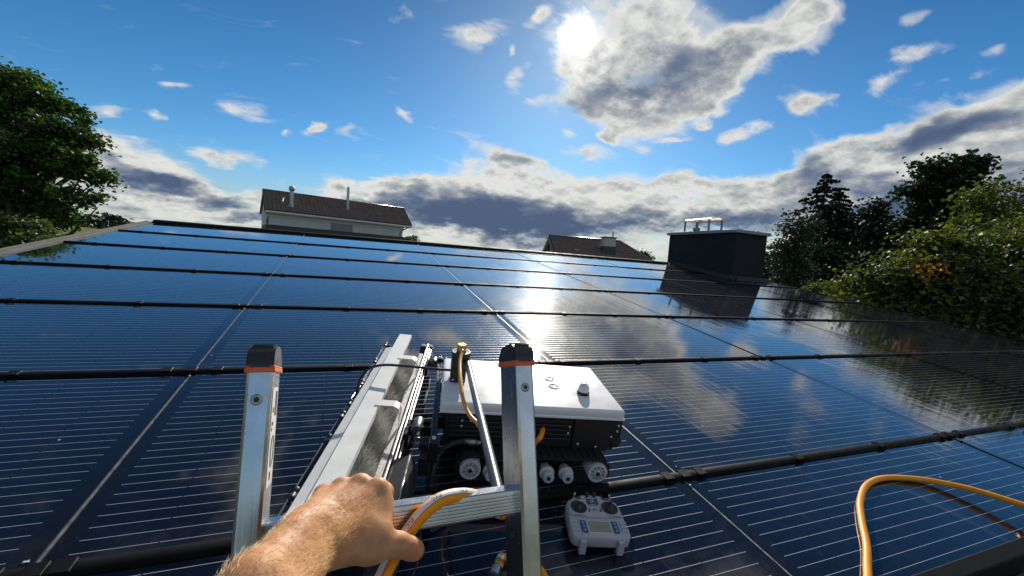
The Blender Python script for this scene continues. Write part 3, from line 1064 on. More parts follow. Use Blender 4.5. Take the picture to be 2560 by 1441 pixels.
HP, HK = hand_parts()
HV, HF = sdf_mesh(HP)
person = thing('person', 'tanned bare forearm and hand gripping the ladder rung with thumb below', 'person', Matrix.Translation(Vector(HK['wrist'])))
PW = np.array(HK['wrist'])
arm = mesh_arrays('arm', HV - PW, HF, skin_material(), person, smooth=True)
# redder skin at the thumb tip and the knuckles
dt = np.linalg.norm(HV - HK['tt'], axis=1)
red = np.clip(1 - dt / 0.022, 0, 1) * 0.75
for f in 'imrp':
    red = np.maximum(red, np.clip(1 - np.linalg.norm(HV - (HK['mcp'][f] + HK['up'] * 0.01), axis=1) / 0.014, 0, 1) * 0.22)
ra_ = arm.data.attributes.new('red', 'FLOAT', 'POINT')
ra_.data.foreach_set('value', red.astype(np.float32))

# golden hairs lying along the forearm and the back of the hand
arm.data.update()
NV = np.zeros(len(HV) * 3, np.float32)
arm.data.vertices.foreach_get('normal', NV)
NV = NV.reshape(-1, 3)
axis = HK['mcp']['r'] - HK['elb']
axis /= np.linalg.norm(axis)
along = (HV - HK['wrist']) @ axis
sidev = (HV - HK['wrist']) @ HK['side']
toward = np.array(EYE) - HV
toward /= np.linalg.norm(toward, axis=1)[:, None]
dens_ = np.clip((0.050 - along) / 0.05, 0, 1) ** 0.8
dens_ *= np.clip(0.45 + sidev / 0.05, 0.16, 1.2)
dens_ *= (along > -0.22) & ((NV * toward).sum(1) > -0.35)
dens_[along > 0.055] = 0
dens_ *= np.clip((0.027 - sidev) / 0.010, 0, 1) * np.clip((NV[:, 2] + 0.25) / 0.5, 0, 1)
pr = dens_ / dens_.sum()
NH = 4200
pick = rng.choice(len(HV), NH, p=pr)
root = HV[pick] - PW
nn = NV[pick]
flow = axis[None, :] * 0.9 + HK['side'][None, :] * rng.normal(0.55, 0.45, (NH, 1)) + rng.normal(0, 0.22, (NH, 3))
flow -= nn * (flow * nn).sum(1)[:, None]
flow /= np.linalg.norm(flow, axis=1)[:, None]
ln = rng.uniform(0.006, 0.014, NH)[:, None]
w_ = np.cross(nn, flow) * rng.uniform(0.00008, 0.00013, NH)[:, None]
p0 = root
p1 = root + flow * ln * 0.5 + nn * ln * 0.16
p2 = root + flow * ln * 1.0 + nn * ln * rng.uniform(0.12, 0.32, NH)[:, None] + rng.normal(0, 0.0008, (NH, 3))
u_ = np.cross(flow, w_)
HVV = np.stack([p0 - w_, p0 + w_, p0 + u_ * 0.00009 / 0.00009, p1 - w_ * .8, p1 + w_ * .8, p1 + u_ * .8, p2], 1).reshape(-1, 3)
tri = np.array([[0, 1, 4], [0, 4, 3], [1, 2, 5], [1, 5, 4], [2, 0, 3], [2, 3, 5], [3, 4, 6], [4, 5, 6], [5, 3, 6]])
HFF = (np.arange(NH)[:, None, None] * 7 + tri[None]).reshape(-1, 3)
mh = bpy.data.materials.new('golden_hair')
mh.use_nodes = True
tb = mh.node_tree.nodes['Principled BSDF']
tb.inputs['Base Color'].default_value = (0.85, 0.55, 0.24, 1)
tb.inputs['Roughness'].default_value = 0.3
tb.inputs['Specular IOR Level'].default_value = 0.8
tb.inputs['Transmission Weight'].default_value = 0.0
hair = mesh_arrays('arm_hair', HVV, HFF, mh, person)
tag(hair, kind='stuff')
print('hand verts', len(HV))


# ------------------------------------------------------------------ hoses
def lad(px, py, d):
    """A point of the ladder's own frame seen at a pixel, d metres behind the stiles' front."""
    q = ray(px, py)
    k = ((LO - EYE) + LN * d).dot(LN) / q.dot(LN)
    return EYE + q * k


def hose_stripe(path, r, ang_ref, half, lift, m, name, parent, i0=0, i1=None):
    """A printed stripe that lies on the hose and follows a reference direction."""
    V, F = [], []
    pts = path[i0:i1]
    for i, p in enumerate(pts):
        t = (pts[min(i + 1, len(pts) - 1)] - pts[max(i - 1, 0)]).normalized()
        a = (ang_ref - t * ang_ref.dot(t)).normalized()
        b = t.cross(a)
        for k in range(5):
            th = (k / 4 - 0.5) * 2 * half
            V.append(p + (a * math.cos(th) + b * math.sin(th)) * (r + lift))
    for i in range(len(pts) - 1):
        for k in range(4):
            j = i * 5 + k
            F.append((j, j + 1, j + 6, j + 5))
    return mesh_arrays(name, [tuple(v) for v in V], F, m, parent, smooth=True)


HR = 0.0086
ctrl = [at(905, 1560, 0.42), at(940, 1478, 0.444), at(973, 1410, 0.468), at(1000, 1362, 0.4865), lad(1031, 1316, 0.0048), lad(1066, 1276, 0.0056), lad(1108, 1247, 0.0130),
        lad(1158, 1238, 0.026), lad(1197, 1245, 0.042), lad(1226, 1262, 0.058), lad(1258, 1282, 0.085), at(1290, 1250, 0.72), at(1305, 1180, 0.98),
        ROOF @ on_roof(1330, 1116, 0.135), ROOF @ on_roof(1349, 1096, 0.152), ROOF @ on_roof(1356, 1078, 0.158), ROOF @ on_roof(1357, 1066, 0.150)]
hp = smooth_path(ctrl, 14)
hose = thing('water_hose', 'orange hose with a white printed stripe looped over the ladder rung beside the hand', 'hose', Matrix.Translation(hp[0]), 'orange water hoses')
off = hp[0]
g = MB()
g.tube([p - off for p in hp], HR, 18)
g.build('hose_body', M_ORANGE, hose)
ref = Vector((-0.62, -0.45, 0.55)).normalized()
rel = [p - off for p in hp]
hose_stripe(rel, HR, ref, 0.44, 0.00015, M_STRIPE, 'white_stripe', hose, 0, 11 * 14)
hose_stripe(rel, HR, Vector((-0.2, -0.75, 0.62)).normalized(), 0.05, 0.00018, mat('red_print', (0.62, 0.08, 0.12), 0.5), 'red_line', hose, 0, 11 * 14)


def text_mesh(s, size=1.0):
    cu = bpy.data.curves.new('letters', 'FONT')
    cu.body = s
    cu.size = size
    cu.align_x = 'CENTER'
    cu.align_y = 'CENTER'
    cu.resolution_u = 3
    o = bpy.data.objects.new('letters', cu)
    COL.objects.link(o)
    dg = bpy.context.evaluated_depsgraph_get()
    me = bpy.data.meshes.new_from_object(o.evaluated_get(dg))
    bpy.data.objects.remove(o)
    bm = bmesh.new()
    bm.from_mesh(me)
    bmesh.ops.triangulate(bm, faces=bm.faces)
    V = np.array([v.co for v in bm.verts])
    F = np.array([[v.index for v in f.verts] for f in bm.faces])
    bm.free()
    return V, F


# the print on the stripe
seg = [0.0]
for a, b_ in zip(rel[:-1], rel[1:]):
    seg.append(seg[-1] + (b_ - a).length)
seg = np.array(seg)
TV, TF = text_mesh('PVC', 0.0068)
VV, FF = [], []
for s0 in np.arange(0.03, 0.34, 0.036):
    for (V_, F_, ds) in ((TV, TF, 0.0),):
        base_i = len(VV)
        for v in V_:
            s = s0 + ds - v[0]
            i = int(np.clip(np.searchsorted(seg, s), 1, len(seg) - 1))
            t_ = (s - seg[i - 1]) / (seg[i] - seg[i - 1])
            p = rel[i - 1].lerp(rel[i], float(t_))
            tn = (rel[i] - rel[i - 1]).normalized()
            a = (ref - tn * ref.dot(tn)).normalized()
            b2 = tn.cross(a)
            th = v[1] / HR
            VV.append(tuple(p + (a * math.cos(th) + b2 * math.sin(th)) * (HR + 0.0004)))
        FF += [tuple(int(q) + base_i for q in f) for f in F_]
mesh_arrays('printed_letters', VV, FF, M_INK, hose)

# the second hose: coupling under the ladder, off along the eave and back up in a loop on the right
c2 = [(1252, 1392, .016), (1300, 1398, .012), (1345, 1418, .0086), (1372, 1462, .0086), (1400, 1520, .0086)]
l2 = [ROOF @ on_roof(*q) for q in c2]
e2 = [Vector((0.62, EAVE_S + 0.16, 0.0095)), Vector((0.95, EAVE_S + 0.02, 0.019)), Vector((1.16, EAVE_S - 0.05, 0.02))]
l2 += [ROOF @ p for p in e2]
lo_ = [(2166, 1470, .019), (2168, 1410, .0135), (2166, 1360, .0109), (2154, 1300, .0109), (2151, 1252, .0109), (2168, 1212, .0109), (2215, 1195, .0109), (2300, 1199, .012), (2370, 1211, .022), (2440, 1227, .034), (2560, 1264, .05), (2680, 1302, .06)]
l2 += [ROOF @ on_roof(*q) for q in lo_]
l2 += [ROOF @ Vector((3.4, 0.35, 0.03)), ROOF @ Vector((3.9, 0.25, -0.4)), ROOF @ Vector((4.0, 0.2, -1.2))]
hp2 = smooth_path(l2, 12)
hose2 = thing('water_hose', 'plain orange hose curling on the panels at the lower right', 'hose', Matrix.Translation(hp2[0]), 'orange water hoses')
g = MB()
g.tube([p - hp2[0] for p in hp2], list(np.interp(np.arange(len(hp2)), [0, 60, 96, 400], [0.0085, 0.0085, 0.0105, 0.0105])), 16)
g.build('hose_body', M_ORANGE, hose2)
d_ = (hp2[0] - hp2[3]).normalized()
end = (ROOF @ on_roof(1234, 1441, 0.020)) - hp2[0]
dirc = end.normalized()
qt = dirc.to_track_quat('Z', 'Y').to_matrix().to_4x4()
g = MB()
pr_ = [(0.0085, -0.004)]
for k in range(3):
    pr_ += [(0.0080, 0.006 * k), (0.0105, 0.006 * k + 0.004), (0.0082, 0.006 * k + 0.0055)]
pr_ += [(0.0, 0.018)]
g.lathe(pr_, qt, 18, M_STEEL)
g.lathe([(0.0, 0.0175), (0.0135, 0.0175), (0.0140, 0.020), (0.0140, 0.032), (0.0130, 0.034), (0.0, 0.034)], qt, 6, M_BRASS)
g.lathe([(0.0, 0.034), (0.009, 0.034), (0.009, 0.041), (0.0125, 0.041), (0.0125, 0.065), (0.0, 0.066)], qt, 18, M_STEEL)
g.build('coupling', None, hose2, 35)

# ------------------------------------------------------------------ cleaning robot
nl = on_roof(1104, 1006, 0.24)
RA = math.radians(-12.93)
BF = ROOF @ Matrix.Translation((nl.x, nl.y, 0)) @ Matrix.Rotation(RA, 4, 'Z')
robot = thing('cleaning_robot', 'tracked panel cleaning robot with white lid and long white roller brush on the panels', 'cleaning robot', BF.copy())
BL = Matrix.Translation((nl.x, nl.y, 0)) @ Matrix.Rotation(RA, 4, 'Z')
BLI = BL.inverted()


def bf(px, py, n):
    return BLI @ on_roof(px, py, n)


LX, LY = 0.622, 0.387
g = MB()
g.box(0, LX, 0, LY, 0.209, 0.24, bev=0.010, seg=3)
g.box(-0.002, LX + 0.002, -0.002, LY + 0.002, 0.2035, 0.2125, bev=0.003, seg=2)
lid = g.build('lid', M_WHITE, robot, 50)
M_BADGE = mat('clear_badge', (0.62, 0.62, 0.60), 0.18, spec=0.6, coat=0.6)
for (x, y) in ((0.405, 0.235), (0.407, 0.168)):
    g = MB()
    T = Matrix.Translation((x, y, 0.2402))
    g.lathe([(0.0, 0.0008), (0.017, 0.0008), (0.0185, 0.0022), (0.021, 0.0024), (0.0225, 0.0012), (0.0225, 0.0)], T, 28)
    for a in range(3):
        th = a * 2.1 + 0.5
        g.box(x + 0.008 * math.cos(th) - 0.004, x + 0.008 * math.cos(th) + 0.004, y + 0.008 * math.sin(th) - 0.001, y + 0.008 * math.sin(th) + 0.001, 0.2411, 0.2416)
    g.build('round_badge', M_BADGE, lid)
g = MB()
T = Matrix.Translation((0.506, 0.122, 0.2402))
g.lathe([(0.0, 0.0), (0.0225, 0.0), (0.0225, 0.009), (0.0215, 0.0105), (0.0, 0.0105)], T, 28, M_BLACK)
g.lathe([(0.0205, 0.0105), (0.0205, 0.016)] + [(0.0205 * math.cos(a), 0.016 + 0.025 * math.sin(a)) for a in np.linspace(0, math.pi / 2, 8)][1:], T, 28, mat('milky_dome', (0.74, 0.70, 0.74), 0.22, coat=0.4))
g.build('beacon', None, lid)
# chassis
g = MB()
g.box(0.016, LX - 0.016, 0.012, LY - 0.014, 0.085, 0.2034, bev=0.004)
g.box(0.02, LX - 0.02, 0.05, LY - 0.05, 0.055, 0.086, bev=0.004)
ch = g.build('chassis', M_BLACK, robot)
for k in range(5):
    g = MB()
    z = 0.116 + k * 0.0165
    g.box(0.03, 0.445, 0.0045, 0.0118, z, z + 0.0105, bev=0.0022)
    g.build('cooling_rib', mat('black_extrusion', (0.022, 0.022, 0.025), 0.36, 0.3, rvar=0.08), ch)
g = MB()
pf = [(0.450, 0.086), (0.450, 0.200), (0.618, 0.200), (0.618, 0.128), (0.585, 0.126), (0.560, 0.098), (0.520, 0.086)]
g.prism([Vector((x, 0, z)) for x, z in pf], ((0, 0.0, 0), (0, 0.0115, 0)))
g.build('side_plate', mat('black_plate', (0.013, 0.013, 0.015), 0.38), ch)
for (x, z) in ((0.435, 0.172), (0.432, 0.148), (0.605, 0.186), (0.603, 0.165), (0.47, 0.112), (0.535, 0.104), (0.585, 0.144), (0.072, 0.178), (0.071, 0.158), (0.10, 0.178)):
    g = MB()
    T = Matrix.Translation((x, 0.0 if x > .445 else 0.0043, z)) @ Matrix.Rotation(math.pi / 2, 4, 'X')
    g.lathe([(0.0045, 0.0), (0.0042, 0.0022), (0.0022, 0.003), (0.0018, 0.0014), (0.0, 0.0014)], T, 12)
    g.build('screw', M_STEEL, ch)
g = MB()
T = Matrix.Translation((0.612, 0.025, 0.118)) @ Matrix.Rotation(math.radians(25), 4, 'Y')
g.lathe([(0.0, -0.018), (0.020, -0.018), (0.022, -0.010), (0.022, 0.012), (0.017, 0.020), (0.0, 0.021)], T, 8)
g.box(0.595, 0.616, 0.013, 0.04, 0.112, 0.140, bev=0.003)
g.build('cable_connector', M_BLACK, ch)
# tracks
M_TREAD = mat('black_rubber', (0.010, 0.010, 0.010), 0.62, bump=0.3, bscale=300)
M_AXLE = mat('dark_axle', (0.02, 0.02, 0.022), 0.3, 0.5)


def sprocket(x, y, z, parent):
    g = MB()
    n_t = 26
    T = Matrix.Translation((x, y, z)) @ Matrix.Rotation(math.pi / 2, 4, 'X')
    outer = []
    for k in range(n_t):
        a = 2 * math.pi * k / n_t
        for da, r in ((0.0, 0.0305), (0.06, 0.0335), (0.13, 0.0335), (0.19, 0.0305)):
            outer.append((r * math.cos(a + da), r * math.sin(a + da)))
    n_o = len(outer)
    inner = [(0.0255 * math.cos(2 * math.pi * k / n_o), 0.0255 * math.sin(2 * math.pi * k / n_o)) for k in range(n_o)]
    for zf in (0.0,):
        vo = [g.bm.verts.new(T @ Vector((a, b, 0.0))) for a, b in outer]
        vi = [g.bm.verts.new(T @ Vector((a, b, 0.0))) for a, b in inner]
        vb = [g.bm.verts.new(T @ Vector((a, b, -0.060))) for a, b in outer]
        vj = [g.bm.verts.new(T @ Vector((a, b, -0.012))) for a, b in inner]
        ctr = g.bm.verts.new(T @ Vector((0, 0, -0.012)))
        for k in range(n_o):
            j = (k + 1) % n_o
            g.bm.faces.new((vo[k], vo[j], vi[j], vi[k]))
            g.bm.faces.new((vo[j], vo[k], vb[k], vb[j]))
            g.bm.faces.new((vi[k], vi[j], vj[j], vj[k]))
            g.bm.faces.new((vj[k], vj[j], ctr))
    for k in range(10):
        Rk = T @ Matrix.Rotation(2 * math.pi * k / 10, 4, 'Z')
        g.box(0.007, 0.0262, -0.0016, 0.0016, -0.0125, -0.0008, T=Rk)
    g.lathe([(0.0095, -0.0125), (0.0095, 0.001), (0.0, 0.001)], T, 18)
    s = g.build('sprocket', M_NYLON, parent)
    g = MB()
    g.lathe([(0.0068, 0.0011), (0.0068, 0.0035), (0.005, 0.0055), (0.0, 0.0055)], T, 14)
    g.build('axle', M_AXLE, s)
    return s


for side_y in (-0.068, LY + 0.010):
    z0, r0 = 0.048, 0.0355
    xa, xb = 0.108, 0.530
    loop = []
    for a in np.linspace(math.pi / 2, 3 * math.pi / 2, 13):
        loop.append((xa + r0 * math.cos(a), z0 + r0 * math.sin(a)))
    for a in np.linspace(-math.pi / 2, math.pi / 2, 13):
        loop.append((xb + r0 * math.cos(a), z0 + r0 * math.sin(a)))
    g = MB()
    n_ = len(loop)
    w0, w1 = side_y + 0.012, side_y + 0.072
    P = []
    for k in range(n_):
        x, z = loop[k]
        nx, nz = (x - (xa if k < 13 else xb)) / r0, (z - z0) / r0
        P.append([g.bm.verts.new((x + nx * t_, y, z + nz * t_)) for y in (w0, w1) for t_ in (0.0, 0.0085)])
    for k in range(n_):
        A, B = P[k], P[(k + 1) % n_]
        for q in ((0, 1), (1, 3), (3, 2), (2, 0)):
            g.bm.faces.new((A[q[0]], A[q[1]], B[q[1]], B[q[0]]))
    per = 0
    tot = 2 * (xb - xa) + 2 * math.pi * r0
    for k in range(46):
        s = tot * k / 46
        if s < xb - xa:
            x, z, th = xb - s, z0 + r0 + 0.0085, 0.0
        elif s < xb - xa + math.pi * r0:
            a = math.pi / 2 + (s - (xb - xa)) / r0
            x, z, th = xa + (r0 + .0085) * math.cos(a), z0 + (r0 + .0085) * math.sin(a), a - math.pi / 2
        elif s < 2 * (xb - xa) + math.pi * r0:
            x, z, th = xa + (s - (xb - xa) - math.pi * r0), z0 - r0 - 0.0085, math.pi
        else:
            a = -math.pi / 2 + (s - 2 * (xb - xa) - math.pi * r0) / r0
            x, z, th = xb + (r0 + .0085) * math.cos(a), z0 + (r0 + .0085) * math.sin(a), a - math.pi / 2
        g.box(-0.0042, 0.0042, w0 + 0.001, w1 - 0.001, -0.001, 0.0038, T=Matrix.Translation((x, 0, z)) @ Matrix.Rotation(-th, 4, 'Y'))
    tr = g.build('track', M_TREAD, robot)
    for x in (xa, xb):
        sprocket(x, side_y, z0, tr)
    for x in (0.175, 0.240, 0.362, 0.427):
        g = MB()
        T = Matrix.Translation((x, side_y, 0.0345)) @ Matrix.Rotation(math.pi / 2, 4, 'X')
        g.lathe([(0.0, 0.012), (0.017, 0.012), (0.0185, 0.0105), (0.0185, -0.012), (0.0245, -0.013), (0.0245, -0.022), (0.017, -0.024), (0.015, -0.05), (0.0, -0.05)], T, 24)
        for a in range(6):
            pass
        rl = g.build('road_roller', M_NYLON, tr, 40)
        g = MB()
        g.lathe([(0.0065, 0.0109), (0.0065, 0.0145), (0.004, 0.017), (0.0, 0.017)], T, 12)
        g.build('axle', M_AXLE, rl)
# front rail, water swivel, boom tube
M_PROF = mat('black_profile', (0.016, 0.016, 0.018), 0.3, 0.4, rvar=0.1, vscale=30)
g = MB()
for (xo, zo) in ((-0.024, 0.166), (-0.024, 0.152)):
    g.box(xo, xo + 0.0075, -0.118, 0.52, zo, zo + 0.012, bev=0.0015)
    g.box(xo + 0.0125, xo + 0.020, -0.118, 0.52, zo, zo + 0.012, bev=0.0015)
g.box(-0.020, -0.008, -0.117, 0.519, 0.154, 0.174)
g.box(-0.028, 0.000, -0.135, -0.095, 0.112, 0.180, bev=0.003)
g.box(-0.028, 0.000, 0.50, 0.535, 0.130, 0.186, bev=0.003)
g.box(-0.006, 0.018, 0.03, 0.06, 0.13, 0.17)
g.box(-0.006, 0.018, 0.30, 0.33, 0.13, 0.17)
fr = g.build('front_rail', M_PROF, robot)
for y in (-0.112, 0.515):
    g = MB()
    g.lathe([(0.0065, 0.0), (0.0065, 0.005), (0.003, 0.0058), (0.003, 0.003), (0.0, 0.003)], Matrix.Translation((-0.014, y, 0.1805 if y < 0 else 0.1865)), 14)
    g.build('bolt', M_STEEL, fr)
g = MB()
g.box(0.024, 0.078, 0.150, 0.208, 0.2403, 0.292, bev=0.003)
T = Matrix.Translation((0.056, 0.180, 0.0))
g.lathe([(0.0, 0.292), (0.0325, 0.292), (0.0335, 0.295), (0.0335, 0.346), (0.0325, 0.348), (0.026, 0.348), (0.026, 0.343), (0.023, 0.343), (0.023, 0.347), (0.018, 0.347), (0.018, 0.340), (0.0, 0.340)], T, 32)
sw = g.build('water_swivel', M_BLACK, robot, 40)
g = MB()
g.lathe([(0.0, 0.340), (0.0135, 0.340), (0.0135, 0.346), (0.0168, 0.347), (0.0168, 0.372), (0.0155, 0.3745), (0.0, 0.3745)], T, 28)
g.build('brass_fitting', M_BRASS, sw, 40)
g = MB()
for (x, y) in ((0.034, 0.152), (0.068, 0.152)):
    g.lathe([(0.004, 0.0), (0.004, 0.003), (0.0, 0.003)], Matrix.Translation((x, 0.1498, 0.252)) @ Matrix.Rotation(math.pi / 2, 4, 'X'), 10)
g.build('screw', M_STEEL, sw)
ROOFL = BLI
tb0 = bf(1168, 905, 0.318)
tb1 = BLI @ (ROOF_I @ at(1250, 1248, 0.72))
g = MB()
n_ = 12
g.tube([tb0.lerp(tb1, k / n_) for k in range(n_ + 1)], 0.0104, 20)
g.build('boom_tube', M_TUBE, robot, 40)
yp = [Vector((0.058, 0.166, 0.362)), Vector((0.056, 0.146, 0.361)), bf(1150, 905, 0.345), bf(1151, 950, 0.325), bf(1158, 1000, 0.300), bf(1174, 1038, 0.285), bf(1196, 1062, 0.285), bf(1212, 1095, 0.30)]
g = MB()
g.tube(smooth_path(yp, 8), 0.0062, 12)
g.build('feed_hose', M_YELLOW, robot)
g = MB()
g.cyl((0.057, 0.152, 0.3615), (0.0575, 0.1665, 0.3615), 0.0075, n=6)
g.cyl((0.0565, 0.140, 0.360), (0.057, 0.152, 0.3615), 0.0068, n=14)
g.build('hose_ferrule', M_STEEL, robot)
# black hose arching up to the near side
ap = [bf(1076, 1222, 0.012), bf(1080, 1180, 0.03), bf(1098, 1135, 0.075), bf(1130, 1110, 0.105), bf(1165, 1104, 0.115), bf(1200, 1108, 0.118), bf(1222, 1118, 0.118)]
g = MB()
sp = smooth_path(ap, 9)
g.tube(sp, [0.0095 + 0.0009 * (k % 2) for k in range(len(sp))], 12)
g.build('corrugated_hose', M_BLACK, robot)
g = MB()
q0, q1 = bf(1160, 1104, 0.116), bf(1190, 1107, 0.118)
g.cyl(q0, q1, 0.0115, n=6)
g.cyl(q1, q1 + (q1 - q0) * 0.5, 0.009, n=14)
g.build('hose_coupling', mat('dull_steel', (0.35, 0.35, 0.36), 0.4, 0.9), robot)

# brush unit
OB = Matrix.Translation((0.0, 0.95, 0)) @ Matrix.Rotation(math.radians(-15.9), 4, 'Z')      # in roof coordinates
BRU = BLI @ OB
OBI = OB.inverted()


def br(px, py, n):
    return OBI @ on_roof(px, py, n)


AF = 1.085
AN = -0.12
th_ = 0.0022
sec = [(-0.098, 0.110), (-0.095, 0.128), (-0.060, 0.137), (-0.034, 0.2045), (0.0215, 0.2045), (0.0235, 0.190)]
inn = [(x + (0.001 if k in (1, 2) else 0), z - th_) for k, (x, z) in enumerate(sec)]
g = MB()
g.prism([Vector((x, 0, z)) for x, z in sec] + [Vector((x, 0, z)) for x, z in reversed(inn)], ((0, AN, 0), (0, AF, 0)))
bmesh.ops.bevel(g.bm, geom=[e for e in g.bm.edges if e.calc_length() > 0.5], offset=0.0008, segments=1, affect='EDGES')
hood = g.build('brush_hood', M_CREAM, robot, mw=BRU)
for a in (0.385, 0.79):
    g = MB()
    s2 = [(0.010, 0.2050), (0.070, 0.2050), (0.083, 0.198), (0.088, 0.183), (0.088, 0.135)]
    i2 = [(0.010, 0.2072), (0.0715, 0.2072), (0.0855, 0.1995), (0.0905, 0.1835), (0.0905, 0.135)]
    g.prism([Vector((x, 0, z)) for x, z in s2] + [Vector((x, 0, z)) for x, z in reversed(i2)], ((0, a - 0.019, 0), (0, a + 0.019, 0)))
    g.build('hood_bracket', M_CREAM, robot, mw=BRU)
g = MB()
g.cyl((0.012, 0.0, 0.088), (0.012, 1.03, 0.088), 0.03, n=20)
core_b = g.build('brush_core', mat('brush_core_grey', (0.20, 0.20, 0.19), 0.7), robot, mw=BRU)
NB = 15000
aa = rng.uniform(0.01, 1.045, NB)
ph = rng.uniform(-2.0, 2.8, NB)
spiral = 0.5 + 0.5 * np.cos(ph * 3 + aa * 34)
rr0 = np.full(NB, 0.028)
rr1 = 0.070 + 0.006 * spiral + rng.normal(0, 0.0022, NB)
lean = rng.normal(0, 0.14, NB) + 0.22 * np.sin(aa * 17 + ph * 2)
sweep = rng.normal(0.10, 0.16, NB)
w = 0.0006
def ring_pt(ph_, r_, a_):
    return np.stack([0.012 + r_ * np.sin(ph_), a_, 0.088 + r_ * np.cos(ph_)], 1)
p0 = ring_pt(ph, rr0, aa)
p1 = ring_pt(ph + sweep * .45, (rr0 + rr1) / 2 + .004, aa + lean * 0.018)
p2 = ring_pt(ph + sweep, rr1, aa + lean * 0.055)
tw = rng.uniform(0, 6.28, NB)
wv = np.stack([np.cos(tw) * np.cos(ph), np.sin(tw), -np.cos(tw) * np.sin(ph)], 1) * w
BV = np.stack([p0 - wv, p0 + wv, p1 + wv * .8, p1 - wv * .8, p2 + wv * .5, p2 - wv * .5], 1).reshape(-1, 3)
BFc = (np.arange(NB)[:, None, None] * 6 + np.array([[0, 1, 2, 3], [3, 2, 4, 5]])[None]).reshape(-1, 4)


def bristle_material():
    m = bpy.data.materials.new('nylon_bristle')
    m.use_nodes = True
    t = NT(m.node_tree)
    b = t.n['Principled BSDF']
    at_ = t.node('ShaderNodeAttribute', attribute_name='tint')
    t.l.new(t.mix(at_.outputs['Fac'], (0.42, 0.42, 0.39), (0.82, 0.81, 0.76)), b.inputs['Base Color'])
    b.inputs['Roughness'].default_value = 0.5
    return m


bt = np.clip(0.5 + 0.45 * np.sin(aa * 34 + ph * 3) + rng.normal(0, 0.22, NB), 0, 1)
bris = mesh_arrays('bristles', BV, BFc, bristle_material(), robot, tint=np.repeat(bt, 2), mw=BRU)
tag(bris, kind='stuff')
# splash strip and the pair of aluminium profiles
g = MB()
g.box(0.068, 0.087, 0.10, 1.06, 0.122, 0.1245, bev=0.0006)
g.build('splash_strip', mat('speckled_strip', (0.52, 0.51, 0.48), 0.55, var=0.35, vscale=140), robot, mw=BRU)
M_PIPE = mat('tinted_steel', (0.36, 0.33, 0.335), 0.34, 1.0, rvar=0.06, vscale=40)
for (e0, e1, z0_, z1_) in ((0.090, 0.099, 0.112, 0.127), (0.103, 0.109, 0.108, 0.121), (0.113, 0.119, 0.104, 0.116)):
    g = MB()
    g.box(e0, e1, -0.02, 1.20, z0_, z1_, bev=0.0025, seg=2)
    g.build('brush_rail', M_PIPE, robot, mw=BRU)
g = MB()
g.box(0.094, 0.116, -0.02, 1.19, 0.085, 0.107)
g.build('rail_core', M_BLACK, robot, mw=BRU)
g = MB()
g.box(0.060, 0.122, 1.16, 1.20, 0.05, 0.125, bev=0.004)
g.build('end_plate', M_BLACK, robot, mw=BRU)
# spray pipe with nozzles
g = MB()
g.cyl((-0.108, 0.02, 0.118), (-0.108, 1.20, 0.118), 0.0042, n=12)
pipe = g.build('spray_pipe', mat('black_pipe', (0.02, 0.02, 0.022), 0.22, 0.3), robot, mw=BRU)
g = MB()
g.cyl((-0.1165, -0.06, 0.110), (-0.1165, 1.19, 0.110), 0.0028, n=10)
g.build('edge_wire', M_STEEL, robot, mw=BRU)
for a in (0.055, 0.30, 0.445, 0.535, 0.70, 0.93, 1.15):
    g = MB()
    T = Matrix.Translation((-0.108, a, 0.118))
    Ty = T @ Matrix.Rotation(math.pi / 2, 4, 'X')
    g.lathe([(0.0, -0.020), (0.0070, -0.020), (0.0078, -0.016), (0.0078, -0.005), (0.0062, -0.004), (0.0062, 0.004), (0.0078, 0.005), (0.0078, 0.016), (0.0070, 0.020), (0.0, 0.020)], Ty, 14)
    g.lathe([(0.0055, 0.0), (0.0055, -0.016), (0.0035, -0.022), (0.0, -0.022)], T @ Matrix.Rotation(math.radians(-35), 4, 'Y'), 10)
    g.box(-0.006, 0.024, -0.005, 0.005, -0.010, 0.002, T=T)
    g.build('spray_nozzle', M_BLACK, pipe)
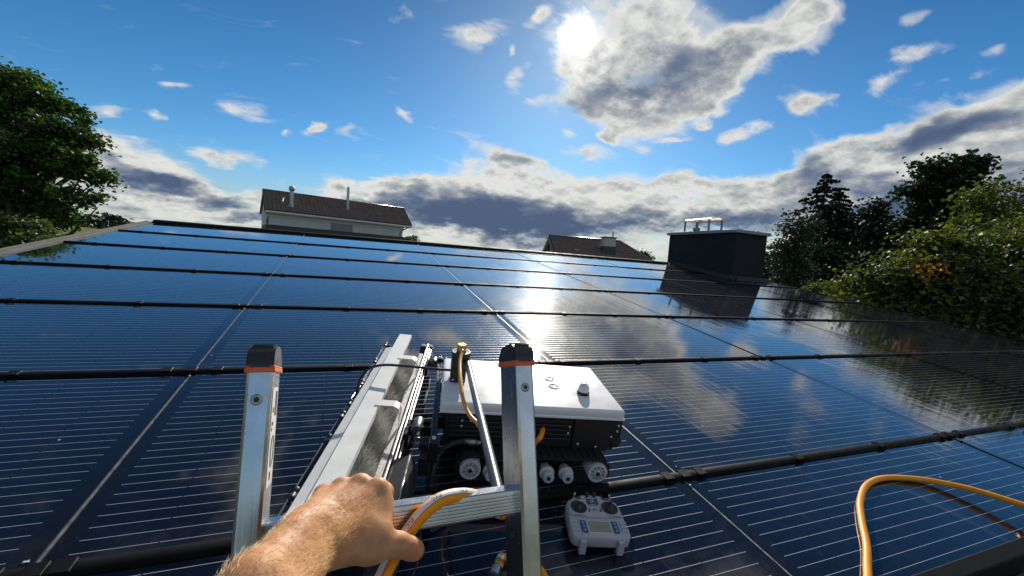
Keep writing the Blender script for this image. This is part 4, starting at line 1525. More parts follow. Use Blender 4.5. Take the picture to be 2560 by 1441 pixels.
# hinges between the brush and the front rail
for a, big in ((0.375, 1.0), (0.93, 0.8)):
    g = MB()
    c = Vector((0.150, a, 0.125))
    g.box(0.112, 0.128, a - 0.05 * big, a + 0.05 * big, 0.085, 0.135, bev=0.003)
    g.box(0.125, 0.205, a - 0.026 * big, a - 0.012 * big, 0.118, 0.150, bev=0.003)
    g.box(0.125, 0.205, a + 0.012 * big, a + 0.026 * big, 0.118, 0.150, bev=0.003)
    g.box(0.190, 0.216, a - 0.034 * big, a + 0.034 * big, 0.110, 0.156, bev=0.003)
    hg = g.build('hinge', M_PROF, robot, mw=BRU)
    g = MB()
    T = Matrix.Translation((0.150, a, 0.138)) @ Matrix.Rotation(math.pi / 2, 4, 'X')
    g.lathe([(0.0, -0.034 * big), (0.017, -0.034 * big), (0.019, -0.030 * big), (0.019, 0.030 * big), (0.017, 0.034 * big), (0.0, 0.034 * big)], T, 20)
    g.build('hinge_barrel', mat('grey_barrel', (0.16, 0.16, 0.17), 0.35, 0.8), hg, 40)
    if big == 1.0:
        g = MB()
        cc = Vector((0.158, a - 0.066, 0.128))
        ring = [cc + Vector((0.013 * math.cos(t_), 0.0, 0.013 * math.sin(t_))) + Vector((0, -0.004 * math.sin(t_), 0)) for t_ in np.linspace(0, 2 * math.pi, 25)]
        g.tube(ring, 0.0016, 8)
        g.cyl((0.158, a - 0.03, 0.140), (0.158, a - 0.062, 0.140), 0.006, n=6)
        g.build('pull_ring', M_STEEL, hg)
        g = MB()
        g.box(0.172, 0.206, a - 0.125, a - 0.075, 0.045, 0.108, bev=0.004)
        g.box(0.165, 0.212, a - 0.085, a - 0.045, 0.105, 0.128, bev=0.003)
        g.build('hinge_motor', M_BLACK, hg)
    for (dx, dy) in ((0.20, 0.026), (0.20, -0.026)):
        g = MB()
        g.lathe([(0.0045, 0.0), (0.0045, 0.004), (0.0, 0.004)], Matrix.Translation((dx, a + dy * big, 0.156)), 10)
        g.build('bolt', M_STEEL, hg)
# loose wiring at the far hinge and by the hand
for k in range(3):
    c = Vector((0.150 + 0.012 * k, 0.93, 0.150))
    ring = [c + Vector((0.036 * math.cos(t_) * (1 + .1 * k), 0.046 * math.sin(t_), 0.014 * math.sin(2 * t_ + k))) for t_ in np.linspace(0.3, 5.6, 22)]
    g = MB()
    g.tube(ring, 0.0013, 6)
    g.build('wire', M_BLACK, robot, mw=BRU)
# drive motor box at the near end of the brush
g = MB()
pf = [(0.100, 0.020), (0.100, 0.120), (0.150, 0.142), (0.166, 0.120), (0.176, 0.060), (0.166, 0.020)]
g.prism([Vector((x, 0, z)) for x, z in pf], ((0, -0.10, 0), (0, 0.215, 0)))
bmesh.ops.bevel(g.bm, geom=list(g.bm.edges), offset=0.003, segments=1, affect='EDGES')
mb = g.build('drive_motor_box', mat('dark_speckled_paint', (0.030, 0.030, 0.031), 0.5, var=0.5, vscale=90), robot, mw=BRU)
g = MB()
g.cyl((0.1505, -0.095, 0.1432), (0.1505, 0.212, 0.1432), 0.0016, n=8)
g.build('edge_strip', M_STEEL, mb)
g = MB()
g.tube(smooth_path([Vector((0.17, 0.12, 0.07)), Vector((0.20, 0.11, 0.055)), Vector((0.235, 0.13, 0.05)), Vector((0.27, 0.17, 0.06))], 8), 0.005, 10)
g.tube(smooth_path([Vector((0.172, 0.02, 0.06)), Vector((0.205, 0.0, 0.09)), Vector((0.215, -0.05, 0.05)), Vector((0.20, -0.10, 0.02))], 8), 0.0022, 8)
g.build('motor_cable', M_BLACK, robot, mw=BRU)
# water line over the hood
wl = [(1134, 926, .262), (1100, 924, .262), (1060, 920, .256), (1005, 915, .250), (960, 913, .246), (925, 921, .232), (905, 941, .200), (897, 962, .158), (894, 978, .132)]
g = MB()
g.tube(smooth_path([bf(*q) for q in wl], 10), 0.0048, 12)
g.build('water_line', M_BLACK, robot)
g = MB()
q = bf(894, 978, .130)
g.cyl(q + Vector((0, 0, 0.02)), q - Vector((0, 0, 0.012)), 0.0078, n=12)
g.build('line_coupling', M_BLACK, robot)

# ------------------------------------------------------------------ remote control
o_ = on_roof(1500, 1384, 0.0)
TX = ROOF @ Matrix.Translation((o_.x, o_.y, 0)) @ Matrix.Rotation(math.radians(-15.5), 4, 'Z')
remote = thing('remote_control', 'white twin stick radio remote control with small green screen lying on the panels', 'remote control', TX.copy())
M_SHELL = mat('grey_white_shell', (0.40, 0.41, 0.45), 0.42, var=0.03, vscale=20, rvar=0.08)
Z0, Z1, YT = 0.050, 0.064, 0.150


def fz(y):
    return Z0 + (Z1 - Z0) * y / YT


half = [(0.0, 0.0), (0.066, 0.0), (0.077, 0.003), (0.082, 0.012), (0.0835, 0.030), (0.081, 0.060), (0.080, 0.095), (0.078, 0.112), (0.070, 0.125), (0.050, 0.138), (0.026, 0.147), (0.0, 0.150)]
out = half + [(-x, y) for x, y in reversed(half[1:-1])]
g = MB()
lv = [(0.90, 0.012, 0), (0.985, 0.020, 0), (1.0, -0.010, 1), (0.985, -0.003, 1), (0.955, 0.0, 1)]
cx_, cy_ = 0.0, 0.072
rings = []
for s, dz, top in lv:
    rings.append([g.bm.verts.new((cx_ + (x - cx_) * s, cy_ + (y - cy_) * s, (fz(y) + dz) if top else dz)) for x, y in out])
for A, B in zip(rings[:-1], rings[1:]):
    for k in range(len(out)):
        j = (k + 1) % len(out)
        f = g.bm.faces.new((A[k], A[j], B[j], B[k]))
        f.smooth = True
g.bm.faces.new(list(reversed(rings[0])))
g.bm.faces.new(rings[-1])
shell = g.build('shell', M_SHELL, remote, 50)
fm = Matrix.Translation((0, 0, Z0)) @ Matrix.Rotation(math.atan2(Z1 - Z0, YT), 4, 'X')       # face frame
M_DKBLUE = mat('slate_blue_panel', (0.035, 0.05, 0.085), 0.4)
M_BTN = mat('blue_button', (0.05, 0.30, 0.62), 0.35)
g = MB()
top_ = [(0.0, 0.062), (0.030, 0.062), (0.031, 0.067), (0.071, 0.067), (0.0765, 0.073), (0.0755, 0.100), (0.071, 0.116), (0.050, 0.131), (0.027, 0.140), (0.0, 0.142)]
tp = top_ + [(-x, y) for x, y in reversed(top_[1:-1])]
g.prism([fm @ Vector((x, y, 0.0)) for x, y in tp], ((0, 0, 0.0002), (0, 0, 0.0042)))
bmesh.ops.bevel(g.bm, geom=[e for e in g.bm.edges if e.calc_length() > 0.001], offset=0.0012, segments=2, affect='EDGES')
g.build('top_plate', M_SHELL, remote, 50)
for sx in (-1, 1):
    c = (sx * 0.0455, 0.096)
    T = fm @ Matrix.Translation((c[0], c[1], 0.0))
    g = MB()
    g.lathe([(0.0275, 0.0040), (0.0270, 0.0062), (0.0245, 0.0062), (0.0235, 0.0050)], T, 32, M_SHELL)
    g.lathe([(0.0240, 0.0055), (0.0215, 0.0046), (0.0150, 0.0043), (0.0, 0.00425)], T, 32, mat('gimbal_black', (0.012, 0.012, 0.013), 0.5))
    gm_ = g.build('stick_gimbal', None, remote)
    g = MB()
    tip = Vector((sx * -0.003 if sx < 0 else 0.002, 0.006, 0.026))
    g.lathe([(0.0, 0.0135), (0.0072, 0.010), (0.0105, 0.0045)], T, 20, M_BLACK)
    a_ = T @ Vector((0, 0, 0.012))
    b2 = T @ tip
    g.tube([a_, a_.lerp(b2, 0.55)], 0.0022, 10, m=M_BLACK)
    g.tube([a_.lerp(b2, 0.5), b2], [0.0034, 0.0042], 12, m=M_STEEL if sx < 0 else M_BLACK)
    g.build('stick', None, gm_)
    # toggle switch and its dark plate
    g = MB()
    pl_ = [(sx * 0.030, 0.128), (sx * 0.050, 0.1215), (sx * 0.056, 0.127), (sx * 0.032, 0.137)]
    g.prism([fm @ Vector((x, y, 0)) for x, y in (pl_ if sx > 0 else pl_[::-1])], ((0, 0, 0.0043), (0, 0, 0.0049)), m=M_DKBLUE)
    q2 = [(sx * 0.057, 0.117), (sx * 0.067, 0.110), (sx * 0.068, 0.115), (sx * 0.058, 0.123)]
    g.prism([fm @ Vector((x, y, 0)) for x, y in (q2 if sx > 0 else q2[::-1])], ((0, 0, 0.0043), (0, 0, 0.0048)), m=mat('pale_blue_flash', (0.10, 0.42, 0.60), 0.4))
    p = fm @ Vector((sx * 0.0535, 0.1245, 0.004))
    g.cyl(p, p + Vector((0, 0, 0.004)), 0.0042, n=6, m=M_STEEL)
    g.tube([p + Vector((0, 0, 0.003)), p + Vector((sx * -0.001, 0.002, 0.012)), p + Vector((sx * -0.002, 0.004, 0.019))], [0.0018, 0.0020, 0.0029], 10, m=M_STEEL)
    g.build('toggle_switch', None, remote)
    # dial
    g = MB()
    p = fm @ Vector((sx * 0.0105, 0.1405, 0.002))
    g.lathe([(0.0058, 0.0), (0.0055, 0.011), (0.0046, 0.0125), (0.0, 0.0125)], Matrix.Translation(p), 16)
    g.build('dial', M_BLACK, remote)
    # keypad
    g = MB()
    kp = [(sx * 0.037, 0.052), (sx * 0.053, 0.052), (sx * 0.0535, 0.017), (sx * 0.048, 0.0125), (sx * 0.0365, 0.0125)]
    g.prism([fm @ Vector((x, y, 0)) for x, y in (kp[::-1] if sx > 0 else kp)], ((0, 0, 0.0002), (0, 0, 0.0012)))
    kd = g.build('keypad', M_DKBLUE, remote)
    for y in (0.0445, 0.0325, 0.0205):
        g = MB()
        g.lathe([(0.0046, 0.001), (0.0044, 0.0026), (0.0036, 0.0031), (0.0, 0.0031)], fm @ Matrix.Translation((sx * 0.0450, y, 0)), 16)
        g.build('button', M_BTN, kd)
    # feet
    g = MB()
    g.box(sx * 0.052 - 0.009, sx * 0.052 + 0.009, -0.009, 0.006, 0.001, 0.043, bev=0.002)
    g.build('foot', M_SHELL, remote)
    # grip ridges
    for k in range(3):
        g = MB()
        y = 0.018 + 0.013 * k
        g.box(sx * 0.070 - 0.010, sx * 0.070 + 0.010, y, y + 0.0105, -0.001, 0.0022, bev=0.0016, T=fm @ Matrix.Translation((0, 0, 0)))
        g.build('grip_ridge', M_SHELL, remote)
g = MB()
g.box(-0.0345, 0.0345, 0.0125, 0.0525, -0.001, 0.0012, bev=0.0008, T=fm)
g.build('screen_bezel', mat('bezel_white', (0.58, 0.58, 0.60), 0.35), remote)
g = MB()
g.box(-0.0315, 0.0315, 0.0150, 0.0500, 0.0013, 0.0017, T=fm)
g.build('screen', mat('lcd_green_grey', (0.17, 0.20, 0.155), 0.22, var=0.06, vscale=30, coat=0.3), remote)
g = MB()
bp_ = [(-0.017, 0.1335), (0.017, 0.1335), (0.017, 0.109), (0.011, 0.103), (-0.011, 0.103), (-0.017, 0.109)]
g.prism([fm @ Vector((x, y, 0)) for x, y in bp_], ((0, 0, 0.0043), (0, 0, 0.0052)), m=M_DKBLUE)
w_m = mat('print_white', (0.70, 0.72, 0.75), 0.5)
for (x0, x1, y0, y1) in ((-0.0130, 0.0130, 0.1290, 0.1312), (-0.0045, -0.0033, 0.1135, 0.1235), (-0.0045, 0.0050, 0.1225, 0.1237), (0.0038, 0.0050, 0.1165, 0.1237), (-0.0045, 0.0, 0.1133, 0.1145), (0.0002, 0.0014, 0.1160, 0.1200), (-0.008, 0.008, 0.1048, 0.1060)):
    g.box(x0, x1, y0, y1, 0.0052, 0.0054, T=fm, m=w_m)
g.build('badge_plate', None, remote)
g = MB()
g.box(-0.0085, 0.0085, 0.083, 0.092, 0.0042, 0.0052, bev=0.001, T=fm, m=M_SHELL)
g.box(-0.0060, 0.0060, 0.0855, 0.0895, 0.0052, 0.0054, T=fm, m=M_BLACK)
g.box(-0.0030, 0.0030, 0.0860, 0.0890, 0.0054, 0.0074, bev=0.0006, T=fm, m=M_BLACK)
g.build('power_slider', None, remote)
g = MB()
for sx in (-1, 1):
    for k in range(2):
        g.box(sx * 0.0165 - 0.0022 + 0.002 * k, sx * 0.0165 + 0.0006 + 0.002 * k, 0.080 + 0.006 * k, 0.086 + 0.006 * k, 0.0043, 0.0066, bev=0.0005, T=fm)
g.build('trim_tab', M_BLACK, remote)
g = MB()
for sx in (-1, 1):
    g.box(sx * 0.045 - 0.009, sx * 0.045 + 0.009, 0.0655, 0.0685, 0.0043, 0.0062, bev=0.0006, T=fm)
g.build('trim_slider', mat('slider_grey', (0.30, 0.30, 0.31), 0.4), remote)

# ------------------------------------------------------------------ ground and terrain


def land_height(x, y):
    """Gentle land: flat round the houses, a field rising on the left, low hills far away."""
    r = np.hypot(x, y)
    a = np.degrees(np.arctan2(x, y))
    z = np.zeros_like(r)
    left = np.exp(-((a + 32) / 20.0) ** 2)
    z += left * 5.0 * np.clip((r - 25) / 75, 0, 1) ** 1.2 + left * 1.2 * np.clip((r - 100) / 120, 0, 1)
    z += 0.8 * np.clip((r - 250) / 500, 0, 1)
    return z


radii = np.concatenate([np.linspace(0, 60, 25), np.geomspace(66, 9000, 60)])
angs = np.linspace(0, 2 * np.pi, 145)[:-1]
RR, AA = np.meshgrid(radii, angs, indexing='ij')
GX, GY = RR * np.sin(AA), RR * np.cos(AA)
GZ = land_height(GX, GY)
V = np.stack([GX, GY, GZ], -1).reshape(-1, 3)
na = len(angs)
i_, j_ = np.meshgrid(np.arange(len(radii) - 1), np.arange(na), indexing='ij')
a_ = i_ * na + j_
b_ = i_ * na + (j_ + 1) % na
F = np.stack([a_, a_ + na, b_ + na, b_], -1).reshape(-1, 4)


def ground_material():
    m = bpy.data.materials.new('meadow')
    m.use_nodes = True
    t = NT(m.node_tree)
    b = t.n['Principled BSDF']
    pos = t.node('ShaderNodeNewGeometry').outputs['Position']
    big = t.noise(pos, 0.03, 5.0, 0.6)
    sm = t.noise(pos, 1.4, 6.0, 0.65)
    c = t.mix(t.rng(big, 0.35, 0.65), (0.070, 0.095, 0.022), (0.150, 0.140, 0.030))
    c = t.mix(t.rng(sm, 0.3, 0.7, 0.0, 0.6), c, (0.05, 0.075, 0.02))
    t.l.new(c, b.inputs['Base Color'])
    b.inputs['Roughness'].default_value = 0.95
    b.inputs['Specular IOR Level'].default_value = 0.1
    bp = t.node('ShaderNodeBump')
    bp.inputs['Strength'].default_value = 0.8
    bp.inputs['Distance'].default_value = 0.1
    t.l.new(sm, bp.inputs['Height'])
    t.l.new(bp.outputs[0], b.inputs['Normal'])
    return m


gr = mesh_arrays('ground', V, F, ground_material(), smooth=True)
tag(gr, kind='structure')

# unseen grey paving, added so the ladder reflects grey instead of green
pg = MB()
pg.poly([(-16, -22, 0.012), (18, -22, 0.012), (18, 2.5, 0.012), (-16, 2.5, 0.012)])
tag(pg.build('added_paving', mat('added_paving_grey', (0.20, 0.195, 0.185), 0.9, var=0.2, vscale=2.2)), kind='structure')

# far wooded hills, seen over the roof on the right and behind the first house
M_HILL = mat('hazed_far_woods', (0.070, 0.105, 0.150), 1.0, var=0.25, vscale=0.01, spec=0.0)  # distance haze is put into the blue base colour
hv, hf = [], []
na_, nr_ = 260, 7
for k, a in enumerate(np.linspace(math.radians(-75), math.radians(115), na_)):
    d = math.degrees(a)
    hgt = 25 + 30 * math.sin(d * 0.13 + 1) + 16 * math.sin(d * 0.37) + 5 * math.sin(d * 1.3)
    hgt += 90 * math.exp(-((d - 40.5) / 4.5) ** 2) + 42 * math.exp(-((d + 9.5) / 3.5) ** 2)
    hgt = max(hgt, 12)
    for q in range(nr_):
        t_ = q / (nr_ - 1)
        r_ = 4200 + 1800 * t_
        z = hgt * math.sin(t_ * math.pi * 0.5) + (2.5 * random.random() if q else -6)
        hv.append((r_ * math.sin(a), r_ * math.cos(a), z))
for k in range(na_ - 1):
    for q in range(nr_ - 1):
        p = k * nr_ + q
        hf.append((p, p + nr_, p + nr_ + 1, p + 1))
tag(mesh_arrays('hills', hv, hf, M_HILL, smooth=True), kind='structure')


# ------------------------------------------------------------------ foliage
def leaf_material(name, lo, hi, trans=0.45, accent=None):
    m = bpy.data.materials.new(name)
    m.use_nodes = True
    t = NT(m.node_tree)
    t.n.remove(t.n['Principled BSDF'])
    at_ = t.node('ShaderNodeAttribute', attribute_name='tint')
    f = at_.outputs['Fac']
    c = t.mix(f, lo, hi)
    if accent is not None:
        c = t.mix(t.math('GREATER_THAN', f, 1.5), c, accent)
    df = t.node('ShaderNodeBsdfDiffuse')
    tl = t.node('ShaderNodeBsdfTranslucent')
    gl = t.node('ShaderNodeBsdfGlossy')
    gl.inputs['Roughness'].default_value = 0.6
    gl.inputs['Color'].default_value = (0.75, 0.8, 0.85, 1)
    t.l.new(c, df.inputs[0])
    t.l.new(t.mix(0.5, c, (1.0, 1.0, 0.35), 'MULTIPLY'), tl.inputs[0])
    mx = t.node('ShaderNodeMixShader')
    mx.inputs[0].default_value = trans
    t.l.new(df.outputs[0], mx.inputs[1])
    t.l.new(tl.outputs[0], mx.inputs[2])
    m2 = t.node('ShaderNodeMixShader')
    fr_ = t.node('ShaderNodeFresnel')
    fr_.inputs[0].default_value = 1.35
    t.l.new(t.math('MULTIPLY', fr_.outputs[0], 0.10), m2.inputs[0])
    t.l.new(mx.outputs[0], m2.inputs[1])
    t.l.new(gl.outputs[0], m2.inputs[2])
    t.l.new(m2.outputs[0], t.n['Material Output'].inputs[0])
    return m


M_BARK = mat('bark', (0.060, 0.048, 0.038), 0.9, var=0.35, vscale=12, bump=0.6, bscale=30)


def leaves(cent, size, updir=0.5, flat=None, base_tint=None):
    """One bent two-triangle leaf for each centre."""
    n = len(cent)
    nor = rng.normal(0, 1, (n, 3))
    nor[:, 2] = np.abs(nor[:, 2]) + updir
    nor /= np.linalg.norm(nor, axis=1)[:, None]
    d = np.cross(nor, rng.normal(0, 1, (n, 3)))
    d /= np.linalg.norm(d, axis=1)[:, None] + 1e-9
    s = np.cross(nor, d)
    L = size * rng.uniform(0.7, 1.3, (n, 1))
    Wd = L * rng.uniform(0.35, 0.5, (n, 1))
    p0 = cent - d * L * 0.5
    p1 = cent + s * Wd + nor * Wd * 0.35
    p2 = cent + d * L * 0.5 - nor * L * 0.12
    p3 = cent - s * Wd + nor * Wd * 0.35
    V_ = np.stack([p0, p1, p2, p3], 1).reshape(-1, 3)
    F_ = (np.arange(n)[:, None, None] * 4 + np.array([[0, 1, 2], [0, 2, 3]])[None]).reshape(-1, 3)
    t_ = rng.uniform(0, 1, n) if base_tint is None else np.clip(base_tint + rng.normal(0, 0.22, n), 0, 1)
    return V_, F_, np.repeat(t_, 2)


def crown_points(lobes, n_clusters, per, crad, shell=0.55):
    """Leaf centres in clusters spread through ellipsoid lobes, denser towards their shells."""
    vol = np.array([l[1][0] * l[1][1] * l[1][2] for l in lobes]) ** 0.72
    w_ = vol / vol.sum()
    which = rng.choice(len(lobes), n_clusters, p=w_)
    u = rng.normal(0, 1, (n_clusters, 3))
    u /= np.linalg.norm(u, axis=1)[:, None]
    r = rng.uniform(shell, 1.0, n_clusters) ** 0.8
    C = np.array([lobes[k][0] for k in which]) + u * r[:, None] * np.array([lobes[k][1] for k in which])
    pts = np.repeat(C, per, 0) + rng.normal(0, 1, (n_clusters * per, 3)) * np.array([1, 1, 0.62]) * (crad * rng.uniform(0.6, 1.25, (n_clusters, 1))).repeat(per, 0)
    tint = np.repeat(rng.uniform(0.1, 0.9, n_clusters), per)
    return C, pts, tint


def tree(name, label, cat, base, lobes, clusters, per, crad, leaf, m, group=None, trunk_r=0.18, limbs=26, shell=0.5, fork=0.35, updir=0.5, accent_at=None):
    base = np.array(base, float)
    root = thing(name, label, cat, Matrix.Translation(Vector(base)), group)
    lob = [(np.array(c) - base, np.array(r)) for c, r in lobes]
    C, pts, tint = crown_points(lob, clusters, per, crad, shell)
    V_, F_, tt = leaves(pts, leaf, updir, base_tint=tint)
    if accent_at is not None:
        near_ = np.linalg.norm(pts + base - np.array(accent_at[0]), axis=1) < accent_at[1]
        tt[np.repeat(near_ & (rng.uniform(0, 1, len(pts)) < 0.6), 2)] = 2.0
    mesh_arrays('crown', V_, F_, m, root, tint=tt)
    top = np.array([l[0] for l in lob]).mean(0)
    g = MB()
    fk = top * fork
    fk[2] = max(top[2] * fork, 0.6)
    mid = fk * 0.5 + np.array((0.12, -0.08, 0))
    g.tube(smooth_path([Vector((0, 0, -0.2)), Vector(mid), Vector(fk), Vector(fk + (top - fk) * 0.7)], 4), list(np.linspace(trunk_r * 1.25, trunk_r * 0.45, 13)), 9)
    ends = [l[0] for l in lob] + [C[k] for k in rng.choice(len(C), min(limbs, len(C)), replace=False)]
    for e in ends:
        st_ = fk + (top - fk) * rng.uniform(0, 0.65)
        md = st_ + (e - st_) * 0.5 + rng.normal(0, 0.06, 3) * np.linalg.norm(e - st_) + np.array((0, 0, 0.06)) * np.linalg.norm(e - st_)
        pth = smooth_path([Vector(st_), Vector(md), Vector(e)], 4)
        g.tube(pth, list(np.linspace(trunk_r * 0.34, trunk_r * 0.05, len(pth))), 5)
    g.build('trunk', M_BARK, root)
    return root


def lobe(px, py, depth, rx, ry, rz=None):
    """Centre from the picture; radii in picture pixels turned into metres at that depth."""
    k = depth / FPX
    return (np.array(at(px, py, depth)), np.array((rx * k, (rz if rz else rx) * k, ry * k)))


def foot(px, depth, z=0.0):
    p = at(px, 700, depth)
    return (p.x, p.y, float(land_height(np.array([p.x]), np.array([p.y]))[0]) + z)


M_MAPLE = leaf_material('maple_leaf', (0.020, 0.052, 0.008), (0.085, 0.165, 0.022), 0.42)
M_DEEP = leaf_material('dark_leaf', (0.012, 0.026, 0.010), (0.030, 0.055, 0.018), 0.22)
M_HAZEL = leaf_material('hazel_leaf', (0.026, 0.044, 0.008), (0.150, 0.170, 0.026), 0.45, (0.75, 0.38, 0.02))
M_DUSTY = leaf_material('dusty_leaf', (0.020, 0.034, 0.016), (0.050, 0.066, 0.032), 0.25)
M_NEEDLE = leaf_material('spruce_needle', (0.008, 0.017, 0.010), (0.018, 0.034, 0.018), 0.08)

# the big maple on the left
D = 15.0
ml = [lobe(-40, 330, D, 120, 90), lobe(45, 225, D, 70, 40), lobe(15, 183, D, 16, 12), lobe(78, 195, D, 26, 12), lobe(110, 240, D, 48, 26), lobe(160, 275, D + .4, 36, 14), lobe(188, 300, D, 30, 10),
      lobe(60, 290, D, 70, 40), lobe(150, 335, D - .4, 70, 32), lobe(205, 350, D, 30, 14), lobe(60, 375, D - 1, 90, 50), lobe(140, 400, D - .8, 60, 36), lobe(215, 425, D - .4, 46, 28), lobe(245, 450, D, 20, 20),
      lobe(10, 440, D - 1.2, 80, 50), lobe(190, 485, D - .5, 44, 20), lobe(240, 490, D, 20, 12), lobe(245, 518, D, 14, 5), lobe(70, 480, D - .6, 60, 40), lobe(140, 520, D - .2, 36, 22), lobe(165, 548, D - .2, 22, 10),
      lobe(40, 540, D, 60, 34), lobe(110, 555, D, 34, 30), lobe(-80, 470, D, 130, 120), lobe(-130, 300, D, 130, 120), lobe(0, 280, D + .5, 60, 50)]
tree('maple_tree', 'tall broad maple tree with dense dark green leaves on the left', 'tree', foot(30, D), ml, 820, 84, 0.23, 0.145, M_MAPLE, trunk_r=0.30, limbs=60, shell=0.2, fork=0.35)
ml2 = [lobe(40, 570, 12.5, 50, 34), lobe(80, 592, 12.8, 28, 26), lobe(-30, 590, 12.5, 60, 50), lobe(70, 620, 12.4, 60, 36)]
tree('broadleaf_shrub', 'pale green shrub below the big maple beside the left roof edge', 'shrub', foot(60, 12.6), ml2, 130, 40, 0.17, 0.13, leaf_material('shrub_leaf', (0.05, 0.085, 0.02), (0.13, 0.17, 0.05), 0.45), trunk_r=0.06, limbs=20, shell=0.2)

# large hazel on the right, close to the roof edge
D = 7.2
hz = [lobe(2290, 700, D, 120, 60), lobe(2200, 720, D + .3, 80, 44), lobe(2400, 655, D, 110, 60), lobe(2500, 650, D, 110, 70), lobe(2350, 615, D, 50, 30),
      lobe(2480, 720, D - .5, 140, 90), lobe(2360, 770, D - .3, 110, 55), lobe(2560, 690, D - .4, 120, 110), lobe(2260, 770, D, 90, 40), lobe(2150, 735, D + .4, 40, 22), lobe(2330, 632, D, 22, 34),
      lobe(2620, 620, D, 120, 90), lobe(2640, 760, D - .4, 140, 140), lobe(2420, 840, D - .5, 160, 60), lobe(2560, 900, D - .6, 150, 80)]
tree('hazel_bush', 'big yellowish green hazel bush with one orange spray along the right roof edge', 'bush', foot(2480, D + .6), hz, 820, 54, 0.17, 0.074, M_HAZEL, trunk_r=0.09, limbs=50, shell=0.25, fork=0.2, accent_at=(at(2325, 672, 6.8), 0.22))
D = 9.0
hz2 = [lobe(2450, 520, D, 50, 60), lobe(2520, 540, D, 60, 40), lobe(2480, 480, D, 24, 40), lobe(2420, 560, D, 40, 40)]
tree('loose_birch', 'thin loose twiggy birch sticking up behind the hazel bush', 'tree', foot(2470, D), hz2, 70, 26, 0.20, 0.085, M_HAZEL, trunk_r=0.08, limbs=36, shell=0.2, fork=0.5)
D = 9.5
hz3 = [lobe(2540, 500, D, 40, 60), lobe(2590, 470, D, 40, 50), lobe(2500, 475, D, 22, 14)]
tree('bare_birch', 'sparse half bare birch at the right picture edge', 'tree', foot(2580, D), hz3, 34, 16, 0.22, 0.075, M_DUSTY, trunk_r=0.06, limbs=30, shell=0.2, fork=0.5)
# dark round tree standing above the hazel
D = 24.0
rt = [lobe(2390, 440, D, 66, 40), lobe(2420, 415, D, 34, 18), lobe(2320, 470, D, 46, 24), lobe(2280, 480, D, 22, 12), lobe(2360, 490, D, 60, 34), lobe(2420, 480, D, 44, 40), lobe(2330, 420, D, 30, 18),
      lobe(2310, 520, D, 20, 16), lobe(2400, 540, D, 60, 40), lobe(2370, 590, D, 70, 50), lobe(2290, 570, D + 1, 50, 30)]
tree('oak_tree', 'dark spreading oak with gaps in its crown above the hazel bush', 'tree', foot(2390, D), rt, 330, 36, 0.34, 0.26, M_DEEP, trunk_r=0.32, limbs=60, shell=0.2, fork=0.55)


def spruce(name, label, px, top_py, depth, width_px, group=None, seed=0, bottom_py=760):
    top = np.array(at(px, top_py, depth))
    base = np.array(foot(px, depth))
    Hh = top[2] - base[2]
    root = thing(name, label, 'tree', Matrix.Translation(Vector((top[0], top[1], base[2]))), group)
    rmax = 2.0 * width_px * depth / FPX
    Vs, Fs, Ts = [], [], []
    nv = 0
    g = MB()
    g.tube([Vector((0, 0, -0.2)), Vector((0.03, 0, Hh * 0.5)), Vector((0, 0, Hh))], [0.20, 0.12, 0.015], 8)
    r2 = np.random.default_rng(seed)
    z = Hh - 0.25
    cents, tins = [], []
    while z > Hh * 0.12:
        f = (Hh - z) / Hh
        nb = int(5 + 5 * min(1, f * 2))
        reach = rmax * min(1.0, (0.05 + 1.2 * f)) * r2.uniform(0.7, 1.2)
        for q in range(nb):
            a = r2.uniform(0, 2 * math.pi)
            ln_ = reach * r2.uniform(0.55, 1.12)
            n = max(10, int(80 * ln_ / rmax * (1 + f)))
            s = r2.uniform(0.04, 1, n) ** 0.75
            droop = -0.22 * ln_ * s - 0.10 * ln_ * s ** 2 + 0.30 * ln_ * np.clip(s - 0.78, 0, 1)
            lat = r2.normal(0, 1, n) * (0.085 * ln_ * (1.15 - s) + 0.03)
            hang = -np.abs(r2.normal(0, 0.05 + 0.09 * f, n)) * (1 - 0.3 * s)
            x = ln_ * s * math.cos(a) - lat * math.sin(a)
            y = ln_ * s * math.sin(a) + lat * math.cos(a)
            cents.append(np.stack([x, y, z + droop + hang], 1))
            tins.append(np.full(n, r2.uniform(0.2, 0.8)))
            if q % 2 == 0:
                g.tube([Vector((0, 0, z)), Vector((ln_ * .5 * math.cos(a), ln_ * .5 * math.sin(a), z - .14 * ln_)), Vector((ln_ * .95 * math.cos(a), ln_ * .95 * math.sin(a), z - .28 * ln_))], [0.03, 0.018, 0.005], 4)
        z -= (0.24 + 0.26 * min(f, 0.8)) * r2.uniform(0.75, 1.25)
    cents = np.concatenate(cents)
    V_, F_, tt = leaves(cents, 0.26, 0.15, base_tint=np.concatenate(tins))
    mesh_arrays('crown', V_, F_, M_NEEDLE, root, tint=tt)
    g.build('trunk', M_BARK, root)
    return root


spruce('spruce_tree', 'tall dark spruce with a bare pointed top right of the chimney', 2068, 428, 27, 120, seed=3)
spruce('spruce_tree', 'shorter dense spruce just right of the tall pointed one', 2104, 462, 29, 95, seed=5)
spruce('spruce_tree', 'small spruce tip standing between the tall spruce and the oak', 2243, 545, 40, 60, seed=8)
